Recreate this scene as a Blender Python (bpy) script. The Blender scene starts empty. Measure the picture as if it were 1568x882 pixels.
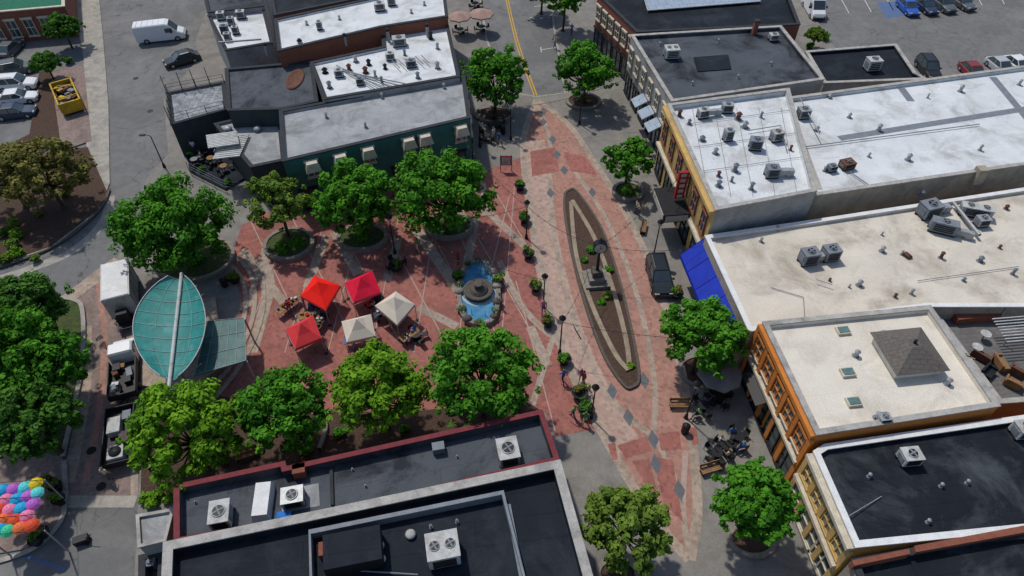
import bpy,bmesh,math,random
import numpy as np
from mathutils import Vector,Matrix
from mathutils.geometry import tessellate_polygon
random.seed(7); RNG=np.random.default_rng(7)
S=bpy.context.scene
COL=S.collection
# ---------- survey: camera pose recovered from the photo, used to turn photo bearings into world metres
CU,CV,FL=784.,441.,1060.; PITCH=math.radians(47); CH=46.
sp,cp=math.sin(PITCH),math.cos(PITCH)
def P(u,v,z=0.):
    x=(u-CU)/FL; y=-(v-CV)/FL
    d=Vector((x,cp+y*sp,-sp+y*cp)); t=(z-CH)/d.z
    return Vector((d.x*t,d.y*t,z))
def pxm(u,v,z=0.):
    y=-(v-CV)/FL; return FL/((z-CH)/(-sp+y*cp))
# ---------- materials
M={}
def mat(name,c,c2=None,scale=3.,rough=.85,stain=None,sscale=.25,samt=.5,bump=0.,metal=0.,kind=None,spec=.2,fine=.15,emit=0,rot=0.,seam=None):
    if name in M: return M[name]
    m=bpy.data.materials.new(name); m.use_nodes=True; nt=m.node_tree; N=nt.nodes; L=nt.links
    b=N['Principled BSDF']; b.inputs['Roughness'].default_value=rough; b.inputs['Metallic'].default_value=metal
    if 'membrane' in name: spec=.1
    b.inputs['Specular IOR Level'].default_value=spec
    tc=N.new('ShaderNodeTexCoord'); co=tc.outputs['Object']
    if rot:
        mp=N.new('ShaderNodeMapping'); mp.inputs['Rotation'].default_value=(0,0,rot); L.new(co,mp.inputs[0]); co=mp.outputs[0]
    def noise(s,d=4,r=.6,dist=0):
        n=N.new('ShaderNodeTexNoise'); n.inputs['Scale'].default_value=s; n.inputs['Detail'].default_value=d; n.inputs['Roughness'].default_value=r
        n.inputs['Distortion'].default_value=dist
        L.new(co,n.inputs['Vector']); return n.outputs['Fac']
    def ramp(f,a,bb):
        n=N.new('ShaderNodeMapRange'); n.inputs[1].default_value=a; n.inputs[2].default_value=bb; L.new(f,n.inputs[0]); return n.outputs[0]
    def mix(f,A,B,mode='MIX'):
        n=N.new('ShaderNodeMix'); n.data_type='RGBA'; n.blend_type=mode
        for s,v in ((n.inputs[0],f),(n.inputs[6],A),(n.inputs[7],B)):
            if isinstance(v,(int,float)): s.default_value=v
            elif isinstance(v,tuple): s.default_value=(*v,1)
            else: L.new(v,s)
        return n.outputs[2]
    c2=c2 or tuple(x*.75 for x in c)
    out=mix(ramp(noise(scale),.35,.65),c,c2)
    if kind=='brick':
        br=N.new('ShaderNodeTexBrick'); br.inputs['Scale'].default_value=1; br.inputs['Brick Width'].default_value=.5; br.inputs['Row Height'].default_value=.18
        br.inputs['Mortar Size'].default_value=.02
        br.inputs['Color1'].default_value=(*c,1); br.inputs['Color2'].default_value=(*c2,1); br.inputs['Mortar'].default_value=(*[x*.6+.06 for x in c],1)
        sx=N.new('ShaderNodeSeparateXYZ'); cx=N.new('ShaderNodeCombineXYZ'); ad=N.new('ShaderNodeMath'); L.new(co,sx.inputs[0]); L.new(sx.outputs[0],ad.inputs[0]); L.new(sx.outputs[1],ad.inputs[1])
        L.new(ad.outputs[0],cx.inputs[0]); L.new(sx.outputs[2],cx.inputs[1]); L.new(cx.outputs[0],br.inputs['Vector'])
        out=mix(.55,out,br.outputs['Color'])
    if kind=='paver':
        vo=N.new('ShaderNodeTexVoronoi'); vo.inputs['Scale'].default_value=3.6; L.new(co,vo.inputs['Vector'])
        hs=N.new('ShaderNodeSeparateColor'); L.new(vo.outputs['Color'],hs.inputs[0])
        out=mix(ramp(hs.outputs[0],-.2,2.6),out,tuple(min(1,x*1.5+.02) for x in c))
        out=mix(ramp(hs.outputs[1],.6,1.6),out,tuple(x*.4 for x in c))
    if kind=='crack':
        w=N.new('ShaderNodeTexNoise'); w.inputs['Scale'].default_value=.35; w.inputs['Detail'].default_value=4; L.new(co,w.inputs['Vector'])
        va=N.new('ShaderNodeVectorMath'); va.operation='MULTIPLY_ADD'; va.inputs[1].default_value=(5,5,5); L.new(w.outputs['Color'],va.inputs[0]); L.new(co,va.inputs[2])
        vo=N.new('ShaderNodeTexVoronoi'); vo.feature='DISTANCE_TO_EDGE'; vo.inputs['Scale'].default_value=.13; L.new(va.outputs[0],vo.inputs['Vector'])
        out=mix(ramp(vo.outputs['Distance'],.009,.003),out,tuple(x*.5 for x in c))
        out=mix(ramp(noise(.09,3),.52,.56),out,mix(.5,out,tuple(x*.72 for x in c)))
    if seam:
        br=N.new('ShaderNodeTexBrick'); br.inputs['Scale'].default_value=1; br.inputs['Brick Width'].default_value=seam[0]; br.inputs['Row Height'].default_value=seam[1]
        br.inputs['Mortar Size'].default_value=.03; br.inputs['Mortar Smooth'].default_value=.6
        for k,vv in (('Color1',1.),('Color2',.95),('Mortar',seam[2])): br.inputs[k].default_value=(vv,vv,vv,1)
        L.new(co,br.inputs['Vector']); out=mix(1.,out,br.outputs['Color'],'MULTIPLY')
    if stain:
        out=mix(ramp(noise(sscale,7,.7,.6),.48,.48+.3*(1.2-samt)),out,stain)
        if samt>.45: out=mix(ramp(noise(sscale*5,6,.75,.3),.62,.75),out,tuple(x*.8 for x in stain))
    if fine:
        f=ramp(noise(14,2),.3,.7); g=mix(f,(1-fine,)*3,(1+fine,)*3); out=mix(1.,out,g,'MULTIPLY')
    L.new(out,b.inputs['Base Color'])
    if bump:
        bp=N.new('ShaderNodeBump'); bp.inputs['Strength'].default_value=bump; bp.inputs['Distance'].default_value=.05; L.new(noise(scale*4,4),bp.inputs['Height']); L.new(bp.outputs[0],b.inputs['Normal'])
    M[name]=m; return m
R7=math.radians(-7)
asph=mat('asphalt',(.17,.168,.165),(.135,.135,.135),1.2,.9,stain=(.215,.21,.20),sscale=.12,samt=.42,kind='crack',bump=.2)
conc=mat('concrete_paving',(.24,.225,.205),(.195,.185,.165),.8,.9,stain=(.13,.12,.11),sscale=.3,samt=.3,seam=(1.6,1.6,.86))
concL=mat('light_concrete',(.38,.35,.30),(.29,.27,.24),1.5,.9,stain=(.18,.17,.15),sscale=.5,samt=.4)
kerbt=mat('tan_kerb',(.33,.27,.19),(.25,.2,.15),1.5,.9,stain=(.15,.12,.09),sscale=.5,samt=.4)
brickr=mat('red_paver',(.29,.112,.09),(.24,.092,.075),.35,.9,kind='paver',stain=(.19,.085,.072),sscale=.25,samt=.3)
brickp=mat('pink_paver',(.33,.175,.135),(.295,.155,.12),.4,.9,kind='paver',stain=(.24,.15,.12),sscale=.3,samt=.3)
lanep=mat('lane_paver',(.37,.26,.21),(.335,.23,.185),.4,.9,kind='paver',stain=(.29,.205,.17),sscale=.3,samt=.25)
tanb=mat('tan_paver',(.335,.265,.21),(.28,.22,.175),.8,.9,kind='paver',stain=(.19,.15,.12),sscale=.5,samt=.35)
alleyb=mat('alley_paver',(.22,.16,.14),(.19,.145,.125),.7,.9,kind='paver',stain=(.13,.10,.09),sscale=.4,samt=.4)
slate=mat('slate_paver',(.13,.135,.145),(.10,.105,.115),2)
pale=mat('pale_line',(.40,.31,.27),(.33,.24,.20),2)
mulch=mat('mulch',(.09,.055,.04),(.055,.035,.026),6,.95,bump=.6,fine=.4)
soilg=mat('groundcover',(.06,.10,.025),(.05,.045,.025),2.,.95,bump=.6,fine=.4)
yel=mat('yellow_paint',(.62,.36,.03),None,6); whp=mat('white_paint',(.62,.62,.6),(.4,.4,.4),6)
bluep=mat('blue_paint',(.06,.14,.34),(.12,.15,.2),3)
roofw=mat('white_membrane',(.66,.68,.69),(.58,.60,.61),.5,.7,stain=(.36,.36,.35),sscale=.28,samt=.5,rot=R7,seam=(14,3.1,.86))
roofc=mat('cream_membrane',(.64,.59,.50),(.56,.51,.43),.4,.75,stain=(.37,.325,.265),sscale=.2,samt=.6,rot=R7,seam=(14,2.9,.88))
roofcc=mat('clean_cream_membrane',(.70,.65,.56),(.64,.59,.505),.4,.75,stain=(.48,.43,.36),sscale=.3,samt=.4,rot=R7,seam=(8,3.,.9))
roofg=mat('grey_membrane',(.36,.37,.375),(.28,.29,.295),.5,.8,stain=(.17,.175,.18),sscale=.35,samt=.5,rot=math.radians(-20),seam=(9,2.4,.8))
roofm=mat('midgrey_membrane',(.085,.095,.11),(.068,.076,.09),.4,.7,stain=(.022,.025,.032),sscale=.16,samt=.75,rot=math.radians(-12),seam=(9,1.9,.72))
roofd=mat('black_membrane',(.016,.021,.029),(.011,.014,.02),.5,.75,stain=(.032,.039,.05),sscale=.3,samt=.35,rot=R7,seam=(10,1.5,.6))
roofs=mat('streaked_black_membrane',(.016,.02,.026),(.011,.014,.019),.5,.75,stain=(.075,.085,.095),sscale=.22,samt=.3,rot=R7,seam=(10,1.,.6))
capL=mat('cap_stone',(.42,.40,.37),(.31,.30,.28),1.5,stain=(.2,.19,.18),sscale=.8,samt=.4)
capW=mat('cap_white',(.70,.70,.68),(.6,.6,.6),1.5)
capR=mat('cap_dark_red',(.19,.04,.045),(.14,.032,.038),2)
capD=mat('cap_dark',(.04,.043,.05),None,2)
wallG=mat('wall_teal_green',(.045,.15,.13),(.036,.125,.11),1,stain=(.07,.165,.15),samt=.4)
wallB=mat('wall_brick_red',(.24,.085,.05),(.18,.06,.04),1,kind='brick')
wallO=mat('wall_brick_orange',(.60,.22,.04),(.46,.15,.03),1,kind='brick')
wallY=mat('wall_buff',(.58,.38,.13),(.5,.33,.12),1,stain=(.3,.22,.12))
wallT=mat('wall_tan',(.42,.36,.28),(.33,.29,.23),1,stain=(.2,.17,.14),samt=.5)
wallGr=mat('wall_grey',(.34,.34,.33),(.28,.28,.27),1,stain=(.17,.165,.16))
wallD=mat('wall_dark',(.05,.065,.066),None,1)
glass=mat('window_glass',(.03,.045,.055),(.05,.075,.085),.6,.1,spec=.8,fine=0)
glassT=mat('teal_window_glass',(.05,.12,.13),(.08,.16,.17),.6,.12,spec=.7,fine=0)
trimW=mat('trim_cream',(.60,.54,.42),None,2); steel=mat('galvanised_steel',(.36,.37,.38),(.28,.29,.30),3,.5,metal=.3)
hvw=mat('hvac_white',(.48,.49,.48),(.38,.39,.38),2,.6,stain=(.25,.22,.18),sscale=.9,samt=.5)
hvg=mat('hvac_grey',(.20,.22,.25),(.15,.17,.19),2,.6); dark=mat('dark_metal',(.02,.021,.023),None,3,.5); rust=mat('rust_brown',(.16,.07,.045),(.1,.05,.035),3)
black=mat('rubber',(.015,.015,.016),None,5,.8); chrome=mat('hub',(.45,.45,.46),None,5,.35,metal=.6)
wood=mat('wood',(.30,.17,.08),(.2,.11,.05),4); bark=mat('bark',(.08,.06,.045),(.05,.04,.03),5,bump=.5)
stone=mat('stone',(.25,.225,.19),(.18,.16,.14),3,bump=.3); stoneD=mat('stone_dark',(.11,.095,.08),(.08,.07,.06),3,bump=.3)
water=mat('pool_water',(.04,.17,.32),(.09,.26,.42),1.5,.15,spec=.4); foam=mat('water_foam',(.36,.48,.56),None,6)
blueA=mat('blue_canvas',(.012,.035,.40),(.01,.028,.32),1,.6); redc=mat('red_canvas',(.84,.015,.008),(.76,.013,.008),1,.7,fine=.04)
crim=mat('crimson_canvas',(.68,.01,.045),None,1,.7,fine=.04); pinkc=mat('faded_red_canvas',(.64,.045,.05),(.57,.04,.045),1,.7,fine=.04); beic=mat('beige_canvas',(.62,.55,.45),(.56,.5,.41),1,.7,fine=.04)
grc=mat('grey_canvas',(.22,.21,.205),None,1,.8); lampg=mat('lamp_glass',(.5,.48,.42),None,3,.3); dusty=mat('dusty_canvas',(.36,.24,.2),None,1)
solar=mat('solar_glass',(.35,.42,.5),(.3,.36,.44),1,.15,seam=(1.,1.7,.5),rot=R7)
tealm=mat('teal_panel',(.018,.20,.185),(.013,.15,.14),1.2,.5,stain=(.055,.25,.23),sscale=.6,samt=.5,spec=.2)
tealg=mat('teal_grey_panel',(.06,.145,.14),(.042,.105,.10),1.2,.5,stain=(.12,.185,.175),sscale=.6,samt=.5)
greenroof=mat('green_tile',(.02,.15,.09),None,2); yelm=mat('yellow_steel',(.55,.35,.02),(.45,.28,.02),2,.6,stain=(.25,.15,.04),sscale=1,samt=.4)
sign_red=mat('sign_red',(.4,.03,.03),None,3); shingle=mat('shingle',(.15,.13,.115),(.11,.10,.09),4,seam=(.5,.3,.7)); skyg=mat('skylight_glass',(.12,.2,.2),None,2,.1)
# ---------- mesh builder
class MB:
    def __init__(s): s.v=[];s.f=[];s.m=[];s.mats=[];s.sm=[]
    def mi(s,m):
        if m not in s.mats: s.mats.append(m)
        return s.mats.index(m)
    def add(s,vs,fs,m,smooth=False):
        o=len(s.v); s.v+=[tuple(v) for v in vs]; i=s.mi(m)
        for f in fs: s.f.append([o+k for k in f]); s.m.append(i); s.sm.append(smooth)
    def poly(s,pts,m,up=True):
        pts=[Vector(p) for p in pts]; tr=tessellate_polygon([pts]); fs=[]
        for t in tr:
            a,b,c=[pts[k] for k in t]; n=(b-a).cross(c-a)
            fs.append(t if (n.z>0)==up else t[::-1])
        s.add(pts,fs,m)
    def prism(s,xy,z0,z1,m,mt=None,bottom=False):
        xy=ccw([Vector((p[0],p[1])) for p in xy]); n=len(xy)
        s.add([(p.x,p.y,z0) for p in xy]+[(p.x,p.y,z1) for p in xy],[(i,(i+1)%n,n+(i+1)%n,n+i) for i in range(n)],m)
        s.poly([(p.x,p.y,z1) for p in xy],mt or m)
        if bottom: s.poly([(p.x,p.y,z0) for p in xy],m,False)
    def box(s,c,size,a=0,m=None,taper=1.,mtop=None,tilt=None):
        x,y,z=[k/2 for k in size]; vs=[]
        for dz,t in ((-z,1),(z,taper)):
            for dx,dy in ((-x,-y),(x,-y),(x,y),(-x,y)): vs.append(Vector((dx*t,dy*t,dz)))
        Rm=Matrix.Rotation(a,3,'Z')
        if tilt: Rm=Rm@Matrix.Rotation(tilt[1],3,tilt[0])
        vs=[Rm@v+Vector(c) for v in vs]
        s.add(vs,[(3,2,1,0),(0,1,5,4),(1,2,6,5),(2,3,7,6),(3,0,4,7)],m); s.add(vs[4:],[(0,1,2,3)],mtop or m)
    def cone(s,p0,p1,r0,r1,m,n=10,cap=True,smooth=True):
        p0=Vector(p0);p1=Vector(p1);d=(p1-p0).normalized(); a=d.orthogonal().normalized(); b=d.cross(a)
        vs=[]
        for p,r in ((p0,r0),(p1,r1)):
            for i in range(n):
                t=2*math.pi*i/n; vs.append(p+a*r*math.cos(t)+b*r*math.sin(t))
        s.add(vs,[(i,(i+1)%n,n+(i+1)%n,n+i) for i in range(n)],m,smooth)
        if cap: s.add(vs[n:],[tuple(range(n))],m); s.add(vs[:n],[tuple(range(n))[::-1]],m)
    def tube(s,pts,r,m,n=5):
        for a,b in zip(pts[:-1],pts[1:]): s.cone(a,b,r,r,m,n,False)
    def lathe(s,c,prof,m,n=14,sx=1,sy=1,a=0):
        c=Vector(c);vs=[]
        for r,z in prof:
            for i in range(n):
                t=2*math.pi*i/n; q=Matrix.Rotation(a,3,'Z')@Vector((r*math.cos(t)*sx,r*math.sin(t)*sy,z)); vs.append(c+q)
        fs=[]
        for k in range(len(prof)-1):
            for i in range(n): fs.append((k*n+i,k*n+(i+1)%n,(k+1)*n+(i+1)%n,(k+1)*n+i))
        s.add(vs,fs,m,True)
    def obj(s,name,parent=None):
        me=bpy.data.meshes.new(name); me.from_pydata(s.v,[],s.f)
        for m in s.mats: me.materials.append(m)
        me.polygons.foreach_set('material_index',s.m); me.polygons.foreach_set('use_smooth',s.sm); me.update()
        o=bpy.data.objects.new(name,me); COL.objects.link(o)
        if parent: o.parent=parent
        return o
def root(name):
    e=bpy.data.objects.new(name,None); COL.objects.link(e); return e
def ccw(p):
    a=sum(p[i].x*p[(i+1)%len(p)].y-p[(i+1)%len(p)].x*p[i].y for i in range(len(p)))
    return p if a>0 else p[::-1]
def inset(p,d):
    n=len(p);out=[]
    for i in range(n):
        a,b,c=p[i-1],p[i],p[(i+1)%n]; e1=(b-a).normalized(); e2=(c-b).normalized()
        n1=Vector((-e1.y,e1.x)); n2=Vector((-e2.y,e2.x)); k=1+n1.dot(n2)
        out.append(b+(n1+n2)*(d/max(k,.3)))
    return out
def W2(px,z=0): return [P(u,v,z).xy for u,v in px]
def catmull(pts,closed=False,k=8):
    n=len(pts);out=[]
    rng=range(n) if closed else range(n-1)
    for i in rng:
        p0=pts[(i-1)%n] if closed or i>0 else pts[0]; p1=pts[i];p2=pts[(i+1)%n]; p3=pts[(i+2)%n] if closed or i+2<n else pts[-1]
        for j in range(k):
            t=j/k; out.append(.5*((2*p1)+(p2-p0)*t+(2*p0-5*p1+4*p2-p3)*t*t+(3*p1-p0-3*p2+p3)*t**3))
    if not closed: out.append(pts[-1])
    return out
def sheet(name,px,z,m,smooth=False,thick=0,kerb=None,parent=None):
    xy=W2(px,z)
    if smooth: xy=catmull(xy,True)
    b=MB()
    if thick: b.prism(xy,z-thick,z,kerb or m,m)
    else: b.poly([(p.x,p.y,z) for p in xy],m)
    return b.obj(name,parent)
def strippts(c,w,closed=False):
    L_,R_=[],[]
    n=len(c)
    for i in range(n):
        a=c[i-1] if (i>0 or closed) else c[i]; b=c[(i+1)%n] if (i<n-1 or closed) else c[i]
        d=(b-a).normalized(); nn=Vector((-d.y,d.x)); L_.append(c[i]+nn*w/2); R_.append(c[i]-nn*w/2)
    return L_,R_
ZI=[0]
def addstrip(b,px,w,z,m,h=0,closed=False,smooth=True,world=False):
    c=px if world else W2(px,z)
    ZI[0]+=1; z=z+(ZI[0]%9)*.0006
    if smooth and len(c)>2: c=catmull(c,closed)
    L_,R_=strippts(c,w,closed); n=len(c)
    vs=[(p.x,p.y,z+h) for p in L_]+[(p.x,p.y,z+h) for p in R_]
    rg=range(n if closed else n-1)
    b.add(vs,[(n+i,n+(i+1)%n,(i+1)%n,i) for i in rg],m)
    if h:
        vs2=[(p.x,p.y,z) for p in L_]+[(p.x,p.y,z) for p in R_]
        b.add(vs+vs2,[(i,(i+1)%n,2*n+(i+1)%n,2*n+i) for i in rg]+[(n+(i+1)%n,n+i,3*n+i,3*n+(i+1)%n) for i in rg],m)
# ---------- ground
b=MB(); b.add([(-900,-600,0),(900,-600,0),(900,1400,0),(-900,1400,0)],[(0,1,2,3)],asph); b.obj('ground_asphalt')
Z0,Z1,Z2,Z3=.12,.126,.134,.142
slab=[(640,-60),(728,-60),(745,60),(778,140),(820,148),(866,142),(848,40),(838,-60),(1190,-60),(1290,90),(1420,115),(1700,100),(2300,1050),(215,1050),(206,880),(212,760),(215,700),(212,600),(210,420),(178,405),(200,320),(232,262),(258,235),(250,150),(300,95),(300,60),(322,0),(335,-60)]
sheet('pavement',slab,Z0,conc,thick=.12,kerb=concL)
b=MB(); addstrip(b,slab[1:8],.3,Z0,concL,h=.012,smooth=False); b.obj('kerb')
plaza=[(742,262),(800,240),(812,330),(830,430),(850,500),(880,580),(925,655),(850,668),(835,632),(800,615),(500,640),(380,625),(300,600),(372,470),(352,400),(370,345),(420,320),(600,270)]
sheet('brick_plaza',plaza,Z1,brickr)
bl=[(822,150),(802,205),(803,260),(815,340),(832,430),(858,525),(905,630),(985,770),(1055,858),(1068,780),(1062,690),(1050,600),(1030,510),(998,410),(955,320),(905,240),(870,190)]
b=MB(); q=catmull(W2(bl[:9],Z1+.003))+catmull(W2(bl[8:]+bl[:1],Z1+.003))[1:-1]; b.poly([(p.x,p.y,Z1+.003) for p in q],brickp); b.obj('boulevard_paving')
b=MB(); addstrip(b,[(815,215),(826,270),(830,340),(847,430),(874,520),(917,615),(960,690)],2.7,Z1+.0045,lanep)
b.obj('boulevard_lane')
b=MB()
addstrip(b,[(822,152),(803,205),(803,260),(815,340),(832,430),(858,525),(905,630),(985,770),(1055,858)],.7,Z2,tanb)
addstrip(b,[(822,152),(870,190),(905,240),(955,320),(998,410),(1030,510),(1050,600),(1062,690),(1068,780),(1057,858)],.7,Z2,tanb)
addstrip(b,[(842,270),(846,340),(862,430),(890,520),(935,610),(1000,668)],.45,Z2,tanb)
addstrip(b,[(880,262),(925,330),(965,420),(990,510),(1003,600),(1000,668)],.45,Z2,tanb)
addstrip(b,[(822,160),(838,200),(848,262)],.5,Z2,tanb); addstrip(b,[(1002,668),(1035,740),(1055,850)],.4,Z2,tanb); addstrip(b,[(1050,690),(1046,780),(1056,850)],.4,Z2,pale)
b.obj('boulevard_bands')
b=MB()
for q in ([(812,232),(850,225),(856,262),(815,270)],[(862,232),(896,240),(915,268),(875,262)],[(945,682),(990,668),(998,690),(958,702)],[(1008,664),(1040,660),(1044,688),(1012,690)],[(1000,700),(1030,704),(1046,800),(1016,770)],[(968,706),(994,702),(1008,760),(990,745)],[(930,680),(942,678),(946,704),(938,704)],[(1055,655),(1066,654),(1070,680),(1060,682)]): b.poly([P(u,v,Z2+.0052) for u,v in q],brickr)
b.obj('boulevard_brick_panels')
b=MB()
for u,v in ((832,188),(846,215),(832,172),(853,238),(843,297),(907,296),(864,262),(986,584),(937,600),(1000,674),(958,582),(1004,712),(1040,752),(962,640)):
    c=P(u,v,0); 
    b.poly([(c.x-.42,c.y,Z3),(c.x,c.y-.85,Z3),(c.x+.42,c.y,Z3),(c.x,c.y+.85,Z3)],slate)
b.obj('slate_diamonds')
b=MB()
for l,w in (([(638,352),(706,450)],1.),([(738,315),(815,388)],.8),([(728,335),(714,412)],.8),([(512,355),(548,420)],.9),([(500,360),(470,440)],.8),([(400,395),(412,440),(385,540)],1.),([(610,365),(592,430)],.8),([(765,400),(800,470),(850,520)],.6),([(812,500),(838,560)],.8),([(372,385),(440,470)],.8),([(405,380),(380,470)],.5),([(640,470),(700,500)],.8),([(740,280),(742,330)],.6),([(852,500),(815,620)],.5)):
    addstrip(b,l,w,Z2-.005,tanb)
b.obj('plaza_bands')
b=MB()
for i in range(7):
    addstrip(b,[(380+i*62,330+(-i*8)),(470+i*70,520)],.1,Z2+.003,pale); addstrip(b,[(440+i*58,345-i*10),(370+i*66,540)],.1,Z2+.009,pale)
addstrip(b,[(700,345),(790,600)],.1,Z2+.003,pale); addstrip(b,[(790,430),(850,660)],.1,Z2+.003,pale);addstrip(b,[(800,560),(845,530)],.1,Z2+.003,pale);addstrip(b,[(780,300),(750,420)],.1,Z2+.003,pale)
b.obj('plaza_joint_lines')
b=MB()
cc=P(268,505)
for r in (9.2,10.4,11.6):
    pts=[Vector((cc.x+r*.62*math.cos(t),cc.y+r*.95*math.sin(t))) for t in np.linspace(-.9,1.1,20)]
    addstrip(b,pts,.4,Z2+.007,tanb,h=.05,smooth=False,world=True)
b.obj('stage_steps')
b=MB()
for off in (-3,3): addstrip(b,[(766+off*.5,-50),(790+off*.6,58),(820+off*.7,146)],.14,.004,yel)
b.obj('yellow_centre_line')
b=MB()
for a,c in (((812,27),(838,22)),((830,76),(855,72)),((828,72),(829,80)),((818,10),(842,7)),((838,150),(822,152))): addstrip(b,[a,c],.12,.004,whp)
for i in range(9):
    addstrip(b,[(1300+i*34,20-i*2),(1275+i*34,-25-i*2)],.12,.004,whp)
b.obj('parking_lines')
sheet('accessible_bay_marking',[(1342,4),(1372,2),(1388,24),(1358,28)],.004,bluep)
sheet('alley_paving',[(100,458),(180,395),(207,412),(210,760),(205,772),(100,762),(92,735),(118,680),(135,560),(135,490)],.004,alleyb)
b=MB()
addstrip(b,[(100,460),(182,398)],1.4,.012,tanb); addstrip(b,[(132,500),(130,600),(105,740)],.9,.012,tanb); addstrip(b,[(204,430),(205,600),(206,760)],.5,.012,tanb); addstrip(b,[(100,768),(208,768)],.9,.012,concL)
addstrip(b,[(168,300),(158,340),(100,390),(-40,440)],1.,.004,concL); addstrip(b,[(150,430),(160,520),(150,640),(130,740)],.5,.012,brickp)
b.obj('alley_bands')
sheet('sidewalk',[(112,-60),(146,-60),(158,60),(166,160),(168,280),(150,325),(80,378),(-60,428),(-60,412),(70,366),(140,300),(130,200),(128,90),(118,30)],Z0,concL,thick=.12)
sheet('planting_bed',[(134,225),(165,296),(148,322),(78,376),(-60,424),(-60,250),(60,235)],Z0+.05,mulch,thick=.05)
sheet('dumpster_pad',[(62,110),(128,100),(140,215),(80,235)],Z0+.03,alleyb,thick=.15)
sheet('planting_bed',[(60,110),(76,105),(92,215),(60,235),(20,255),(-40,250),(45,205)],Z0+.06,mulch,thick=.06)
sheet('planting_bed',[(-80,445),(92,458),(122,462),(130,490),(122,580),(96,696),(60,690),(-80,700)],Z0,soilg,thick=.12,kerb=concL)
b=MB(); addstrip(b,[(60,455),(112,459),(127,480),(124,570),(96,700)],.35,Z0,concL,h=.1); addstrip(b,[(168,290),(150,325),(80,379),(-60,430)],.25,Z0,stoneD,h=.12); b.obj('kerb')
sheet('side_pavement',[(-80,700),(60,690),(96,700),(100,770),(90,800),(40,840),(-80,860)],Z0,alleyb,thick=.12,kerb=concL)
b=MB(); addstrip(b,[(98,705),(100,770),(86,808),(40,845),(-80,880)],.35,Z0,concL,h=.03); b.obj('kerb')
b=MB(); addstrip(b,[(20,845),(60,858),(100,872)],.2,.006,bluep); b.obj('blue_road_marking')
sheet('planting_bed',[(218,640),(300,600),(372,612),(395,640),(500,632),(650,628),(800,612),(832,630),(500,700),(280,750),(215,770)],Z1+.05,mulch,smooth=False,thick=.05)
b=MB(); addstrip(b,[(490,690),(500,655),(488,628)],.3,Z1,stone,h=.4); addstrip(b,[(232,720),(226,690),(240,660)],.3,Z1,stone,h=.4); b.obj('bench_wall')
def ringbed(u,v,rx,ry,h=.45,mm=soilg,name='tree_planter'):
    c=P(u,v); k=pxm(u,v); rx=rx/k; ry=ry/k/abs(sp)*1.02
    pts=[Vector((c.x+rx*math.cos(t),c.y+ry*math.sin(t))) for t in np.linspace(0,2*math.pi,36,endpoint=False)]
    b=MB(); addstrip(b,pts,.35,Z1,stone,h=h,closed=True,smooth=False,world=True); b.poly([(p.x,p.y,Z1+h-.1) for p in pts],mm); b.obj(name)
for a in ((444,378,36,24),(300,400,58,34),(556,368,36,20),(688,350,36,20),(756,178,28,14,.25,mulch),(893,158,25,15,.3,mulch),(961,298,22,15),(1080,570,40,22,.1,mulch),(1150,828,34,18,.15,mulch),(945,880,30,16,.15,mulch)): ringbed(*a)
b=MB(); md=[(871,293),(884,296),(920,350),(945,420),(965,500),(978,575),(968,594),(952,588),(920,535),(888,440),(868,350),(864,305)]
xy=catmull(W2(md,Z1),True); b.prism(xy,Z1,Z1+.15,stoneD,mulch)
addstrip(b,[p for p in xy],.22,Z1,stoneD,h=.22,closed=True,smooth=False,world=True)
addstrip(b,[(874,310),(882,390),(905,465),(940,540),(962,568)],.4,Z1+.15,kerbt,h=.15); addstrip(b,[(876,308),(912,370),(940,450),(958,520),(964,566)],.4,Z1+.15,kerbt,h=.18)
b.obj('median_planting_bed')
# ---------- buildings
def building(name,px,z,wall,roof,cap,par=.5,th=.35,z0=0.):
    e=root(name); xy=ccw(W2(px,z)); n=len(xy)
    b=MB(); b.add([(p.x,p.y,z0) for p in xy]+[(p.x,p.y,z) for p in xy],[(i,(i+1)%n,n+(i+1)%n,n+i) for i in range(n)],wall); b.obj('walls',e)
    ii=inset(xy,th); oo=inset(xy,-.06); h=.1
    b=MB(); rr=z-par
    b.add([(p.x,p.y,rr) for p in ii]+[(p.x,p.y,z) for p in ii],[((i+1)%n,i,n+i,n+(i+1)%n) for i in range(n)],roof)
    b.poly([(p.x,p.y,rr) for p in ii],roof); b.obj('roof',e)
    b=MB(); vs=[(p.x,p.y,z-.02) for p in oo]+[(p.x,p.y,z+h) for p in oo]+[(p.x,p.y,z+h) for p in ii]+[(p.x,p.y,z-.02) for p in ii]
    fs=[]
    for i in range(n):
        j=(i+1)%n
        for k in range(3): fs.append((k*n+i,k*n+j,(k+1)*n+j,(k+1)*n+i))
        fs.append((3*n+i,3*n+j,j,i))
    b.add(vs,fs,cap); b.obj('parapet_cap',e)
    return e
def win(b,A,B,zs,n,w,h,frame=trimW,gl=glass,awn=None,t0=0,t1=1,flip=1,lintel=True,off=0):
    A=Vector(A[:2]);B=Vector(B[:2]); d=(B-A).normalized(); a=math.atan2(d.y,d.x); nn=Vector((d.y,-d.x))*flip; A=A+nn*off; B=B+nn*off
    for z in zs:
        for i in range(n):
            c=A+(B-A)*(t0+(t1-t0)*(i+.5)/n)
            q=c+nn*.03; b.box((q.x,q.y,z),(w,.08,h),a,gl)
            for s in (-1,0,1):
                q=c+nn*.07+d*s*w/2; b.box((q.x,q.y,z),(.08,.15,h+.1),a,frame)
            for s in (-1,0,1):
                q=c+nn*.08; b.box((q.x,q.y,z+s*h/2),(w+.16,.17,.08),a,frame)
            q=c+nn*.12; b.box((q.x,q.y,z-h/2-.12),(w+.3,.26,.11),a,trimW if frame is wallO else frame)
            if lintel: b.box((q.x,q.y,z+h/2+.17),(w+.3,.22,.2),a,frame)
            if awn:
                q=c+nn*.5; b.box((q.x,q.y,z+h/2-.15),(w+.35,.95,.9),a,awn,taper=.7)
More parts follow.
